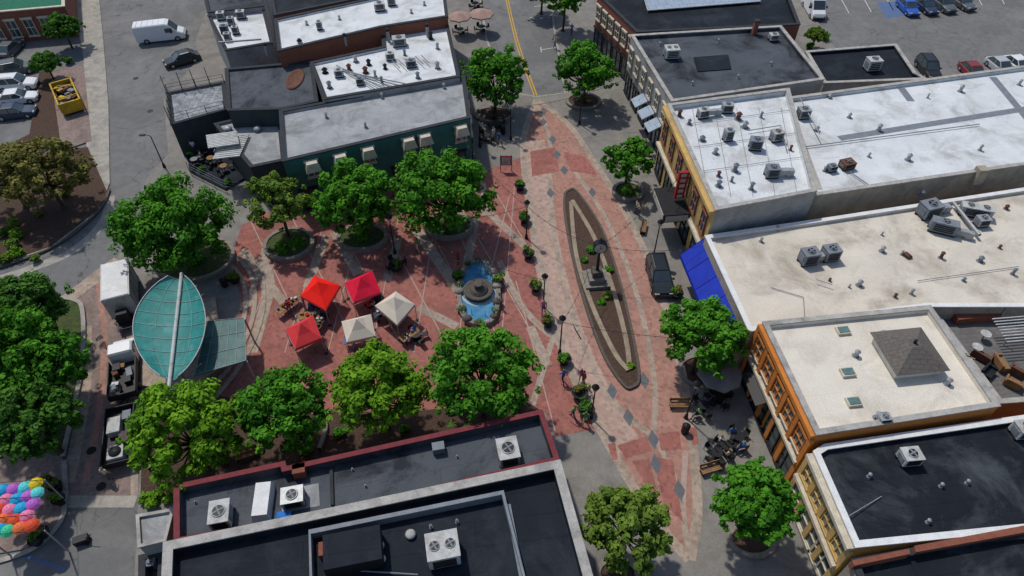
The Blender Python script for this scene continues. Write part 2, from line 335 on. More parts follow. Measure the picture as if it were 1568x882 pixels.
def hvac(b,u,v,z,sx,sy,h,nf=1,a=.12,m=hvw,duct=False,k=.74):
    sx*=k;sy*=k;h*=.8
    c=P(u,v,z); R=Matrix.Rotation(a,3,'Z'); zb=c.z
    for s in (-1,1):
        q=c+R@Vector((0,s*sy*.35,0)); b.box((q.x,q.y,zb+.1),(sx*1.05,.15,.2),a,dark)
    b.box((c.x,c.y,zb+.2+h/2),(sx,sy,h),a,m)
    b.box((c.x,c.y,zb+.2+h+.03),(sx*1.04,sy*1.04,.06),a,m)
    zt=zb+.26+h
    for i in range(nf):
        q=c+R@Vector(((i-(nf-1)/2)*sx/nf,0,0)); r=min(sx/nf,sy)*.34
        b.cone((q.x,q.y,zt),(q.x,q.y,zt+.08),r*1.1,r,m,14); b.cone((q.x,q.y,zt+.081),(q.x,q.y,zt+.09),r*.9,r*.9,dark,14)
        for kk in range(2): b.box((q.x,q.y,zt+.1+kk*.01),(r*1.7,.1,.02),a+kk*math.pi/2+.4,hvg)
        b.cone((q.x,q.y,zt+.09),(q.x,q.y,zt+.14),.1,.08,hvg,8)
    for s in (-1,1):
        for kk in range(4):
            q=c+R@Vector((0,s*(sy/2+.02),0)); b.box((q.x,q.y,zb+.4+kk*h*.2),(sx*.75,.05,h*.1),a,dark)
        q=c+R@Vector((s*(sx/2+.02),0,0)); b.box((q.x,q.y,zb+.2+h*.5),(.05,sy*.6,h*.6),a,hvg)
    if duct:
        q=c+R@Vector((sx/2+.5,0,0)); b.box((q.x,q.y,zb+.5),(1.,sy*.5,.5),a,steel); q=c+R@Vector((sx/2+1.1,0,0)); b.box((q.x,q.y,zb+.35),(.6,sy*.55,.7),a,steel)
def vent(b,u,v,z,r=.18,h=.6,m=steel,hood=True):
    c=P(u,v,z); r*=.85; b.cone(c,c+Vector((0,0,h)),r,r,m,8)
    if hood: b.cone(c+Vector((0,0,h)),c+Vector((0,0,h+r*1.1)),r*1.5,r*.4,m,8); 
    b.cone(c,c+Vector((0,0,.05)),r*1.8,r*1.6,hvg,8)
def dome(b,u,v,z,r=.6,m=hvw):
    b.lathe(P(u,v,z),[(r*.7,0),(r*.7,r*.5),(r*1.05,r*.55),(r*1.0,r*.8),(r*.6,r*1.15),(0.01,r*1.25)],m)
def chair_(b,c,a,m=dark):
    R=Matrix.Rotation(a,3,'Z')
    for dx in (-.2,.2):
        for dy in (-.2,.2): q=c+R@Vector((dx,dy,0)); b.cone(q,q+Vector((0,0,.45)),.025,.025,m,5)
    b.box((c.x,c.y,c.z+.46),(.45,.45,.05),a,m); q=c+R@Vector((0,-.21,.7)); b.box(q,(.43,.05,.42),a,m)
def parasol_(b,c,r,m,h=2.5,n=8):
    b.cone(c,c+Vector((0,0,h+.45)),.035,.03,steel,6)
    top=c+Vector((0,0,h+.5)); vs=[top]; 
    for i in range(n*2):
        t=math.pi*i/n; rr=r if i%2==0 else r*.93; vs.append(c+Vector((rr*math.cos(t),rr*math.sin(t),h-(0 if i%2==0 else -.06))))
    vs2=[v+Vector((0,0,-.16)) for v in vs[1:]]; k=n*2
    b.add(vs,[(0,1+i,1+(i+1)%k) for i in range(k)],m); b.add(vs[1:]+vs2,[(k+i,k+(i+1)%k,(i+1)%k,i) for i in range(k)],m)
    for i in range(n): t=2*math.pi*i/n; b.cone(top-Vector((0,0,.06)),c+Vector((r*.97*math.cos(t),r*.97*math.sin(t),h-.05)),.015,.01,steel,4,False)
def table_set(u,v,z=Z1,r=.5,n=4,m=dark,par=None,name='cafe_table'):
    c=P(u,v,z); b=MB(); b.cone(c,c+Vector((0,0,.72)),.04,.04,dark,6); b.cone(c,c+Vector((0,0,.04)),.3,.28,dark,10); b.cone(c+Vector((0,0,.72)),c+Vector((0,0,.76)),r,r,m,14)
    for i in range(n):
        t=i*2*math.pi/n+.5+random.uniform(-.3,.3); q=c+Vector((math.cos(t),math.sin(t),0))*(r+.35); chair_(b,q,t+math.pi/2,dark)
    if par: parasol_(b,c,*par)
    return b.obj(name,None)
e=building('green_restaurant_building',[(428,170),(711,116),(720,181),(433,248)],6.5,wallG,roofg,capD,par=.25)
A,B=P(433,248,6.5),P(720,181,6.5)
b=MB(); win(b,A,B,[5.0],3,1.1,1.6,t0=.06,t1=.5,awn=trimW); win(b,A,B,[5.0],2,1.1,1.6,t0=.6,t1=.78,awn=trimW); win(b,A,B,[5.0],1,1.1,1.6,t0=.88,t1=1,awn=trimW); win(b,A,B,[1.7],6,1.6,2.1,frame=dark); b.obj('windows',e)
A,B=P(720,181,6.5),P(711,116,6.5); b=MB(); win(b,A,B,[4.6],3,1.,1.5); win(b,A,B,[1.7],2,2.2,2.3,frame=dark); b.obj('side_windows',e)
z=6.25; b=MB()
for u,v in ((500,180),(585,150),(680,135),(560,195)): vent(b,u,v,z,.15,.5)
b.obj('vents',e)
e=building('white_roof_building',[(475,96),(586,72),(584,42),(684,28),(704,118),(497,153)],6.9,wallGr,roofw,capD,par=.25)
z=6.6; b=MB()
for u,v,sx,sy,h in ((520,118,1.2,.9,.8),(552,130,1.,.8,.7),(612,70,2.,1.4,1.),(598,92,1.2,.9,.8),(630,103,1.4,1.,.8)): hvac(b,u,v,z,sx,sy,h,a=.2,m=random.choice([hvg,steel,hvw]))
for u,v in ((620,85),(660,60),(655,48),(670,75),(498,112),(545,95),(565,100),(585,128),(640,120),(670,105),(505,135),(575,118),(535,108),(560,112),(590,106)): vent(b,u,v,z,random.uniform(.15,.3),random.uniform(.4,.8),m=random.choice([steel,dark,hvg,rust]))
for k in range(5): b.tube([P(515+k*6,100+k*3,z+.3),P(580+k*10,140-k*3,z+.3)],.06,hvg)
for k in range(6): b.tube([P(600+k*9,92-k*1.5,z+.5),P(612+k*9,104-k*1.5,z+.5)],.05,hvg)
b.obj('roof_plant',e)
e=building('dark_roof_building',[(345,106),(478,94),(487,156),(432,168),(349,170)],6.2,wallD,roofm,capD,par=.15)
b=MB(); b.lathe(P(452,122,6.05),[(1.25,0),(1.25,.12),(1.05,.16),(.95,.08),(.01,.08)],rust,20,sx=.75,sy=1.7); b.obj('round_skylight',e)
e=building('brick_wall_building',[(420,30),(640,-18),(680,-22),(686,26),(584,42),(426,79)],8.,wallB,roofw,capD,par=.2)
b=MB()
for u,v,sx,sy in ((582,16,1.6,1.2),(600,8,1.2,1.),(490,45,.8,.8)): hvac(b,u,v,7.8,sx,sy,.9,a=.2)
for u,v in ((470,38),(520,30),(630,20),(650,8)): vent(b,u,v,7.8,.15,.4)
b.obj('roof_plant',e)
e=building('dark_top_building',[(413,-12),(560,-40),(600,-12),(420,24)],8.2,wallB,roofd,capD,par=.2)
e=building('low_white_roof_building',[(318,24),(405,14),(418,66),(345,78)],5.5,wallGr,roofw,capD,par=.2)
b=MB()
for u,v,sx,sy,m in ((340,30,1.3,1.,hvw),(355,38,1,.9,steel),(345,50,1.2,1,hvg),(370,28,1.4,1,hvw),(362,52,1,.8,steel),(350,62,1,.8,hvw)): hvac(b,u,v,5.3,sx,sy,.9,a=.15,m=m)
b.tube([P(335,65,6),P(400,60,6)],.12,steel); b.obj('roof_plant',e)
b=MB()
for u in (410,462,530,595,655): 
    c=P(u,84-(u-410)*.12,6.8); b.cone(c,c+Vector((0,0,1.2)),.2,.2,steel,10); b.cone(c+Vector((0,0,1.2)),c+Vector((0,0,1.45)),.32,.16,dark,10)
b.obj('exhaust_stacks',e)
e=building('dark_roof_building',[(300,-60),(400,-60),(404,10),(318,20)],6,wallGr,roofm,capD,par=.2)
chk=mat('deck_tiles',(.34,.36,.38),(.16,.17,.18),1.6,seam=(1,1,.4))
e=building('terrace_building',[(256,142),(344,125),(348,168),(262,192)],4.2,wallD,chk,capD,par=.12)
def rail(b,pts,z,h=1.1,m=dark):
    for a_,c_ in zip(pts[:-1],pts[1:]):
        a_=P(*a_,z);c_=P(*c_,z);n=max(2,int((c_-a_).length/1.5))
        for i in range(n+1): q=a_.lerp(c_,i/n); b.cone(q,q+Vector((0,0,h)),.035,.035,m,5)
        for hh in (h,h*.66,h*.33): b.cone(a_+Vector((0,0,hh)),c_+Vector((0,0,hh)),.02,.02,m,5,False)
b=MB(); rail(b,[(344,127),(258,143),(262,190),(345,168)],4.2)
for u,v in ((256,143),(280,138),(300,134),(262,190),(322,130)): q=P(u,v,4.2); b.cone(q,q+Vector((0,0,2.2)),.04,.04,dark,6)
b.obj('railing',e)
e=building('side_wing_building',[(328,190),(428,168),(436,246),(384,257)],4.3,wallD,roofg,capD,par=.12)
b=MB(); 
for u,v in ((402,178),(350,200),(395,200)): dome(b,u,v,4.2,.42,dark if u==402 else steel)
for k in range(12):
    q=P(362,208,4.5)+Vector((0,-k*.33,0)); b.box(q,(2.6,.22,.12),.2,hvw)
for k in range(9): b.box(P(345,205,5.)+Vector((.1*k-.4,-k*.25,0)),(3.,.2,.1),.25,hvw)
b.obj('pergola_slats',e)
b=MB(); b.prism(W2([(285,212),(330,200),(395,262),(345,290),(290,262)],.3),.12,.4,wallD,roofd); rail(b,[(290,262),(345,290),(412,300),(432,290)],.4,1.2,hvg); b.obj('patio_deck')
e=building('brick_corner_building',[(915,-8),(1195,-40),(1225,38),(975,50)],7.,wallB,roofd,capD,par=.4)
b=MB(); q=[P(985,-8,7.4),P(1150,-30,7.4),P(1165,2,6.9),P(992,16,6.9)]; b.add(q,[(3,2,1,0)],solar); b.tube([q[3],q[2]],.08,hvw); b.tube([q[0],q[3]],.08,hvw);
for qq in q: b.cone((qq.x,qq.y,6.5),qq,.06,.06,steel,5)
b.obj('solar_array',e)
A,B=P(915,-8,7),P(975,50,7); b=MB(); win(b,A,B,[5],6,1.,1.6,frame=trimW); win(b,A,B,[1.7],4,2.2,2.2,frame=dark); b.obj('windows',e)
e=building('dark_flat_roof_building',[(966,54),(1196,40),(1262,122),(1028,156)],7.2,wallGr,roofm,capL,par=.35)
b=MB(); hvac(b,1027,88,6.85,2.,1.8,1.2,2,a=.1); hvac(b,1183,62,6.85,1.3,1.1,.7,1)
c=P(1154,52,6.85); b.box(c+Vector((0,0,.8)),(.5,.5,1.6),.1,wallB); b.box(c+Vector((0,0,1.65)),(.65,.65,.12),.1,capD)
for q in ([(1062,88),(1115,84),(1120,106),(1068,110)],): b.prism(W2(q,6.9),6.85,6.95,roofd)
for u,v in ((1010,70),(1100,65),(1130,120),(1060,130),(1180,100)): vent(b,u,v,6.85,.1,.4)
b.obj('roof_plant',e)
A,B=P(966,54,7.2),P(1028,156,7.2)
b=MB(); win(b,A,B,[5.1],6,1.,1.8,frame=trimW); win(b,A,B,[1.6],5,1.8,2.2,frame=dark); b.obj('windows',e)
b=MB(); d=(B-A).normalized(); nn=Vector((d.y,-d.x,0)); 
for t in (.55,.72,.89):
    q=A.lerp(B,t)+nn*.9; q.z=3.5; b.box(q,(1.7,1.5,.12),math.atan2(d.y,d.x),hvw,tilt=('X',.45),mtop=solar)
b.obj('shop_awnings',e)
e=building('small_dark_roof_building',[(1233,79),(1372,68),(1402,112),(1420,122),(1262,128)],5.5,wallGr,roofd,capL,par=.3)
b=MB(); hvac(b,1333,107,5.2,2.,1.6,1.4,1); b.obj('roof_plant',e)
e=building('theatre_building',[(1022,160),(1208,136),(1250,293),(1096,322)],8.,wallGr,roofw,capL,par=.45)
z=7.55;b=MB()
for u,v,sx,sy,h,n in ((1075,180,1.4,1.,.9,1),(1112,172,1.4,1,.9,1),(1113,215,1.1,.9,1.2,1),(1155,228,1.5,1.2,1.1,1),(1187,215,1.4,1.1,1.,1),(1180,270,1.5,1.2,1.,1)): hvac(b,u,v,z,sx,sy,h,n,a=.1+random.uniform(-.3,.3),m=random.choice([hvw,steel,hvg]),duct=random.random()<.4)
for u,v in ((1040,178),(1055,190),(1095,235),(1140,195),(1165,180),(1100,270),(1120,278),(1100,285),(1075,215),(1150,290),(1210,230),(1130,183),(1125,262)): vent(b,u,v,z,random.uniform(.12,.28),random.uniform(.3,.7),m=random.choice([steel,hvg,rust,hvg]))
for u in range(1060,1200,34): b.tube([P(u,165,z+.12),P(u+25,300,z+.12)],.022,hvg)
for v in (190,225,262): b.tube([P(1050+(v-190)*.35,v,z+.15),P(1215+(v-190)*.2,v-22,z+.15)],.025,hvg)
b.tube([P(1145,200,z+.3),P(1195,192,z+.3),P(1205,230,z+.3)],.05,steel); b.obj('roof_plant',e)
A,B=P(1022,160,8),P(1096,322,8); b=MB()
d=(B-A).normalized(); an=math.atan2(d.y,d.x); nn=Vector((d.y,-d.x,0)); LL=(B-A).length
q=A.lerp(B,.5)+nn*.07; q.z=4.05; b.box(q,(LL,.13,7.8),an,wallY)
win(b,A,B,[5.6],6,1.1,1.9,frame=wallB,off=.14,gl=glassT); win(b,A,B,[1.8],5,2.,2.4,frame=dark,off=.14)
q=A.lerp(B,.5)+nn*.3; q.z=7.7; b.box(q,(LL,.4,.35),an,wallY); q.z=3.5; b.box(q,(LL,.35,.3),an,trimW); b.obj('front_facade',e)
b=MB(); q=A.lerp(B,.62)+nn*1.5; q.z=3.6; b.box(q,(4.,2.4,.9),an,dark,mtop=dark); 
for s in (-1,1):
    q2=q+d*s*2.02; b.box(q2,(.06,2.1,.65),an,lampg)
q2=q+nn*1.22; b.box(q2,(3.6,.06,.65),an,lampg); q3=A.lerp(B,.62)+nn*.9; q3.z=5.9; b.box(q3,(.3,.9,3.),an,sign_red)
for k in range(5): b.box(q3+Vector((0,0,-1.2+k*.6)),(.36,.5,.35),an,lampg)
for s in (-1.5,1.5): b.tube([q+d*s+Vector((0,0,.4)),q3-nn*.9+d*s+Vector((0,0,1))],.03,dark)
b.obj('theatre_marquee',e)
e=building('long_white_roof_building',[(1205,150),(1700,84),(1740,232),(1568,253),(1247,300)],6.8,wallT,roofw,capL,par=.3)
z=6.5;b=MB()
for l in ([(1285,212),(1600,162)],[(1520,118),(1580,190)],[(1380,135),(1395,155)]): addstrip(b,[P(u,v,z).xy for u,v in l],.8,z+.01,hvg,world=True,smooth=False)
addstrip(b,[P(u,v,z).xy for u,v in [(1215,180),(1255,290)]],.5,z+.024,capL,world=True,smooth=False)
hvac(b,1228,180,z,1.5,1.3,1.,1,m=steel); hvac(b,1295,257,z,1.6,1.3,.6,1,a=.3,m=rust); hvac(b,1208,205,z,.9,.8,.6,1,m=rust); hvac(b,1272,262,z,1.1,.8,.5,1,a=.3,m=hvg)
for u,v in ((1250,200),(1330,240),(1262,262),(1300,180),(1420,150),(1500,230),(1390,245),(1560,130),(1270,150),(1345,200),(1470,140)): vent(b,u,v,z,random.uniform(.1,.22),random.uniform(.3,.7))
b.tube([P(1225,150,z+.9),P(1255,205,z+.9)],.05,steel);b.tube([P(1230,225,z+.2),P(1500,190,z+.2)],.05,hvg); b.tube([P(1300,262,z+.2),P(1340,290,z+.2)],.05,hvg)
b.obj('roof_plant',e)
e=building('cream_roof_building',[(1080,362),(1245,338),(1330,325),(1600,284),(1700,470),(1420,470),(1162,505),(1147,508)],5.6,wallT,roofc,capW,par=.25)
z=5.35;b=MB()
hvac(b,1235,402,z,1.8,1.4,1.3,1,a=.2,m=hvg,duct=True); hvac(b,1268,396,z,1.7,1.4,1.2,1,a=.2,m=hvg); hvac(b,1418,330,z,2.2,1.7,1.4,1,a=.3,m=hvg,duct=True); hvac(b,1440,355,z,2.8,1.2,1.2,1,a=-.4,m=hvg,duct=True); hvac(b,1490,330,z,3.4,1.2,1.,2,a=-.3,m=hvw); hvac(b,1500,345,z,1.4,1.1,.8,1,m=steel)
b.tube([P(1460,310,z+.5),P(1500,360,z+.5)],.15,steel,8)
for u,v in ((1165,370),(1190,352),(1350,360),(1380,390),(1300,440),(1315,437),(1350,385),(1440,395),(1475,430),(1500,400),(1530,380),(1370,455),(1270,430),(1395,450),(1540,320),(1410,300),(1550,420)): vent(b,u,v,z,random.uniform(.08,.2),random.uniform(.25,.6),m=random.choice([steel,hvg,rust]))
c=P(1388,393,z); b.cone(c,c+Vector((.2,.1,.2)),.4,.35,rust,12); b.tube([P(1250,428,z+.4),P(1275,436,z+.4)],.04,steel)
b.tube([P(1405,430,z+.15),P(1560,408,z+.15)],.03,hvg); b.tube([P(1180,440,z+.1),P(1230,455,z+.1),P(1233,495,z+.1)],.03,hvg)
b.obj('roof_plant',e)
bb=MB(); c=P(1500,262,6.8); bb.box(c+Vector((0,-.2,-.3)),(.9,.8,1.6),.12,wallT); bb.obj('wall_pier',e)
b=MB(); q=[P(1080,364,4.9),P(1147,510,4.9)]; d=(q[1]-q[0]).normalized(); nn=Vector((d.y,-d.x,0)); a2=[q[0]+nn*1.9,q[1]+nn*1.9]
for v in a2: v.z=3.1
lo=[v-Vector((0,0,.4)) for v in a2]; n=10; vs=[]
for i in range(n+1):
    t=i/n; vs+=[q[0].lerp(q[1],t),a2[0].lerp(a2[1],t),lo[0].lerp(lo[1],t)]
fs=[]
for i in range(n): fs+=[(3*i,3*i+3,3*i+4,3*i+1),(3*i+1,3*i+4,3*i+5,3*i+2)]
b.add(vs,fs,blueA); b.add([q[0],a2[0],lo[0],lo[0]-nn*1.9],[(0,1,2,3)],blueA); b.add([q[1],a2[1],lo[1],lo[1]-nn*1.9],[(0,1,2,3)],blueA)
for i in range(0,n+1,2): b.tube([q[0].lerp(q[1],i/n)+Vector((0,0,.03)),a2[0].lerp(a2[1],i/n)+Vector((0,0,.03))],.025,blueA)
b.obj('blue_awning')
e=building('orange_brick_building',[(1168,494),(1424,469),(1530,622),(1250,666)],7.,wallO,roofcc,capL,par=.35)
z=6.65;b=MB()
c=P(1385,548,z); b.box(c+Vector((0,0,.4)),(3.3,3.3,.8),.12,roofcc); b.box(c+Vector((0,0,1.25)),(3.9,3.9,.9),.12,shingle,taper=.18)
b.cone(c+Vector((0,0,1.7)),c+Vector((0,0,2.0)),.12,.12,dark,6)
for u,v in ((1290,508),(1297,572),(1306,617)):
    c=P(u,v,z); b.box(c+Vector((0,0,.12)),(.95,.7,.24),.12,trimW); b.box(c+Vector((0,0,.26)),(.78,.52,.06),.12,skyg)
for u,v in ((1350,515),(1310,545),(1450,588),(1342,640)): vent(b,u,v,z,.18,.5)
hvac(b,1350,646,z,1.,.8,.5,1,m=steel); b.obj('roof_plant',e)
A,B=P(1168,494,7.),P(1250,666,7.); b=MB(); win(b,A,B,[5.],5,1.05,1.6,frame=wallO,gl=glassT); win(b,A,B,[1.7],4,1.8,2.3,frame=dark)
d=(B-A).normalized(); an=math.atan2(d.y,d.x); nn=Vector((d.y,-d.x,0)); LL=(B-A).length
q=A.lerp(B,.5)+nn*.17; q.z=3.4; b.box(q,(LL,.4,.25),an,trimW); q=A.lerp(B,.5)+nn*.15; q.z=6.7; b.box(q,(LL,.34,.35),an,wallO)
for k in range(6):
    q=A.lerp(B,(k+.02)/5.04)+nn*.11; q.z=3.35; b.box(q,(.4,.22,6.3),an,wallO)
q=A.lerp(B,.3)+nn*.6; q.z=2.9; b.box(q,(3.,.9,.08),an,dark,tilt=('X',.4))
b.obj('windows',e)
e=building('roof_terrace_building',[(1426,476),(1700,440),(1760,600),(1530,618)],4.6,wallB,mat('terrace_boards',(.16,.155,.15),(.12,.115,.11),1,seam=(6,.4,.7),rot=R7),capL,par=.5)
b=MB(); b.box(P(1492,484,4.4),(3.6,1.,.8),.12,wallB)
for k in range(9): b.box(P(1556,505,5.6)+Vector((0,1.2-k*.28,0)),(2.6,.08,.08),.1,hvw)
for u,v in ((1528,490),(1536,528),(1585,482)): q=P(u,v,4.1); b.cone(q,q+Vector((0,0,1.5)),.05,.05,hvw,5)
b.obj('pergola',e)
bb=MB()
for u,v,s,m in ((1500,548,1.2,rust),(1530,560,1.3,wood),(1555,572,1.,rust),(1478,560,.9,wood),(1510,575,1.2,dark),(1548,590,1,wood)):
    c=P(u,v,4.1); a=random.uniform(0,3); bb.box(c+Vector((0,0,.22)),(s,.7,.35),a,m); R=Matrix.Rotation(a,3,'Z'); bb.box(c+R@Vector((0,.35,.5)),(s,.15,.6),a,m); bb.box(c+R@Vector((s/2,0,.35)),(.12,.7,.5),a,m); bb.box(c+R@Vector((-s/2,0,.35)),(.12,.7,.5),a,m)
for u,v in ((1503,520),(1490,540)): c=P(u,v,4.1); bb.cone(c+Vector((0,0,.68)),c+Vector((0,0,.74)),.4,.4,hvw,12); bb.cone(c,c+Vector((0,0,.7)),.04,.04,dark,5)
parasol_(bb,P(1576,580,4.1),1.3,crim)
bb.obj('terrace_furniture',e)
e=building('dark_roof_shop_building',[(1246,692),(1262,682),(1700,618),(1800,790),(1568,812),(1310,838)],6.1,wallY,roofs,capW,par=.3)
b=MB(); hvac(b,1388,706,5.8,1.6,1.3,.9,1,a=.1); hvac(b,1560,665,5.8,1.6,1.3,1.,1)
b.tube([P(1300,790,6.1),P(1350,760,5.9)],.03,steel)
for u,v in ((1440,745),(1480,740),(1330,730),(1420,800)): vent(b,u,v,5.8,.1,.35)
b.obj('roof_plant',e)
A,B=P(1246,692,6.1),P(1310,838,6.1); b=MB(); win(b,A,B,[4.4],4,1.,1.4,frame=wallY,gl=glassT); win(b,A,B,[1.6],3,2.,2.1,frame=trimW)
d=(B-A).normalized(); an=math.atan2(d.y,d.x); nn=Vector((d.y,-d.x,0)); LL=(B-A).length
for zz,w in ((3.2,.5),(5.8,.5)): q=A.lerp(B,.5)+nn*.2; q.z=zz; b.box(q,(LL,w,.3),an,trimW)
for k in range(5): q=A.lerp(B,(k+.03)/4.06)+nn*.1; q.z=3; b.box(q,(.4,.2,5.2),an,wallY)
b.obj('windows',e)
e=building('corner_shop_building',[(1304,858),(1500,822),(1800,795),(1900,980),(1360,1000)],5.8,wallT,roofs,capD,par=.3)
b=MB(); b.prism(W2([(1400,836),(1568,805),(1572,815),(1402,846)],6.2),5.5,6.25,wallB); b.prism(W2([(1305,858),(1392,840),(1394,848),(1308,866)],6.2),5.5,6.2,wallB); b.obj('brick_parapet',e)
e=building('red_parapet_building',[(268,744),(436,708),(438,716),(830,629),(856,706),(500,790),(268,832)],5.4,wallB,roofm,capR,par=.7,th=.3)
z=4.7;b=MB()
hvac(b,343,795,z,1.6,2.,1.1,1,a=-.0+.2); hvac(b,778,700,z,1.8,2.1,1.2,1,a=.2); hvac(b,452,768,z,1.8,1.5,.9,1,a=.2,m=steel)
c=P(405,772,z); b.box(c+Vector((0,0,.4)),(1.1,2.6,.8),.12,capW,taper=.85); c=P(461,726,z); b.box(c+Vector((0,0,.4)),(.8,.7,.8),.2,wallB); b.box(P(672,690,z)+Vector((0,0,.35)),(.8,.6,.6),.2,hvg)
b.prism(W2([(430,752),(488,740),(490,775),(432,785)],z),z,z+.03,roofg); b.prism(W2([(505,712),(510,712),(512,775),(507,775)],z),z,z+.2,capD)
for u,v in ((300,770),(560,745),(700,700),(540,720)): vent(b,u,v,z,.07,.25,hood=False,m=hvg)
b.box(P(436,790,z)+Vector((0,0,.1)),(.9,.4,.3),.1,mat('blue_tarp',(.03,.18,.55),None,2)); b.obj('roof_plant',e)
e=building('large_dark_roof_building',[(252,832),(500,781),(857,706),(935,985),(245,985)],7.2,wallD,roofd,capL,par=.7,th=.5)
z=6.5;b=MB()
fr=ccw(W2([(478,822),(770,762),(820,960),(482,960)],z)); addstrip(b,fr,.3,z,hvg,h=.7,closed=True,smooth=False,world=True); addstrip(b,W2([(778,775),(800,890),(812,960)],z),.3,z,hvg,h=.25,world=True,smooth=False); b.obj('roof_well_kerb',e)
b=MB(); hvac(b,680,850,z,2.4,2.1,1.5,2,a=.2)
c=P(545,852,z); b.box(c+Vector((0,0,.7)),(3.2,2.0,1.3),.2,dark,mtop=roofd); dome(b,580,838,z,.34); dome(b,584,858,z,.28); dome(b,629,820,z,.3)
b.box(P(503,845,z)+Vector((0,0,.3)),(.9,.8,.6),.2,wallB)
for u,v in ((700,800),(660,808)): vent(b,u,v,z,.08,.3,m=hvg)
b.tube([P(520,872,z+.2),P(640,880,z+.2)],.05,hvg); b.obj('roof_plant',e)
e=building('small_grey_roof_building',[(210,790),(266,780),(254,828),(213,838)],3.6,wallGr,roofg,capL,par=.12,th=.15)
e=building('utility_enclosure_building',[(214,852),(252,842),(248,985),(214,985)],2.2,wallD,roofm,capD,par=.8)
b=MB(); hvac(b,236,868,1.4,.8,.7,.7,1,m=hvg); b.obj('condenser',e)
e=building('green_roof_brick_building',[(-60,-50),(97,-60),(99,10),(-60,24)],4.2,wallB,greenroof,trimW,par=.1)
A,B=P(-60,24,4.2),P(99,10,4.2); b=MB(); win(b,A,B,[1.9],6,1.2,2.2,frame=trimW); b.obj('windows',e)
# ---------- trees
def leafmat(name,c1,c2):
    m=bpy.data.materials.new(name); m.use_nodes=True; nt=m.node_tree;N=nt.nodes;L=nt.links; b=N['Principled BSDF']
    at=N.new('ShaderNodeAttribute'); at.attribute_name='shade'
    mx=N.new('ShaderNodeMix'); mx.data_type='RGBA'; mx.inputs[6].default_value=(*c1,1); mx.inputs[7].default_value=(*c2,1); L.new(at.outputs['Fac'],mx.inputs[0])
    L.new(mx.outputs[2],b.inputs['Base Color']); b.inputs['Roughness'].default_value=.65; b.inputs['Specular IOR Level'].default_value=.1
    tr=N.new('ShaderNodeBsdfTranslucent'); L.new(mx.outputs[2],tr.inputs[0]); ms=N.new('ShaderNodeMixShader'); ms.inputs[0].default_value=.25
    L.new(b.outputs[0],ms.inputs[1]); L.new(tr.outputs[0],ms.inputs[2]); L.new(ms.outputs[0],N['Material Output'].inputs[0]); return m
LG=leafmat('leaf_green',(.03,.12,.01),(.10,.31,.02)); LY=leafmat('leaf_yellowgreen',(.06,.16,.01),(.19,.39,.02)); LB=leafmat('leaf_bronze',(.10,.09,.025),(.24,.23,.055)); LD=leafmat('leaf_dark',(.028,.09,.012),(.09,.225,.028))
LO=leafmat('leaf_olive',(.065,.125,.016),(.18,.28,.04)); 
pinkf=leafmat('petal',(.4,.02,.08),(.7,.1,.1))
def leafmesh(name,cs,rs,n,size,mt,parent,shade=None):
    cs=np.array(cs);rs=np.array(rs); K=len(cs)
    idx=np.repeat(np.arange(K),n); d=RNG.normal(size=(K*n,3)); d/=np.linalg.norm(d,axis=1)[:,None]
    r=RNG.uniform(.35,1.,size=(K*n,1))**.6; p=cs[idx]+d*r*rs[idx][:,None]*np.array([1,1,.75])
    nrm=d+RNG.normal(size=(K*n,3))*.45+np.array([-.12,.12,.6]); nrm/=np.linalg.norm(nrm,axis=1)[:,None]
    t=np.cross(nrm,RNG.normal(size=(K*n,3))); t/=np.linalg.norm(t,axis=1)[:,None]; bt=np.cross(nrm,t)
    s=size*RNG.uniform(.6,1.3,size=(K*n,1))
    v=np.stack([p-t*s,p-bt*s*.6,p+t*s,p+bt*s*.6],1).reshape(-1,3); f=np.arange(K*n*4).reshape(-1,4)
    me=bpy.data.meshes.new(name); me.from_pydata(v.tolist(),[],f.tolist()); me.materials.append(mt)
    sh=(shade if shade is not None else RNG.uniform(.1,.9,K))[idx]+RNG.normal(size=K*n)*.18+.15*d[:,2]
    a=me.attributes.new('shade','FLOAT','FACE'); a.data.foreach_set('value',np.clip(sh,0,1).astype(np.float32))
    o=bpy.data.objects.new(name,me); COL.objects.link(o); o.parent=parent; return o
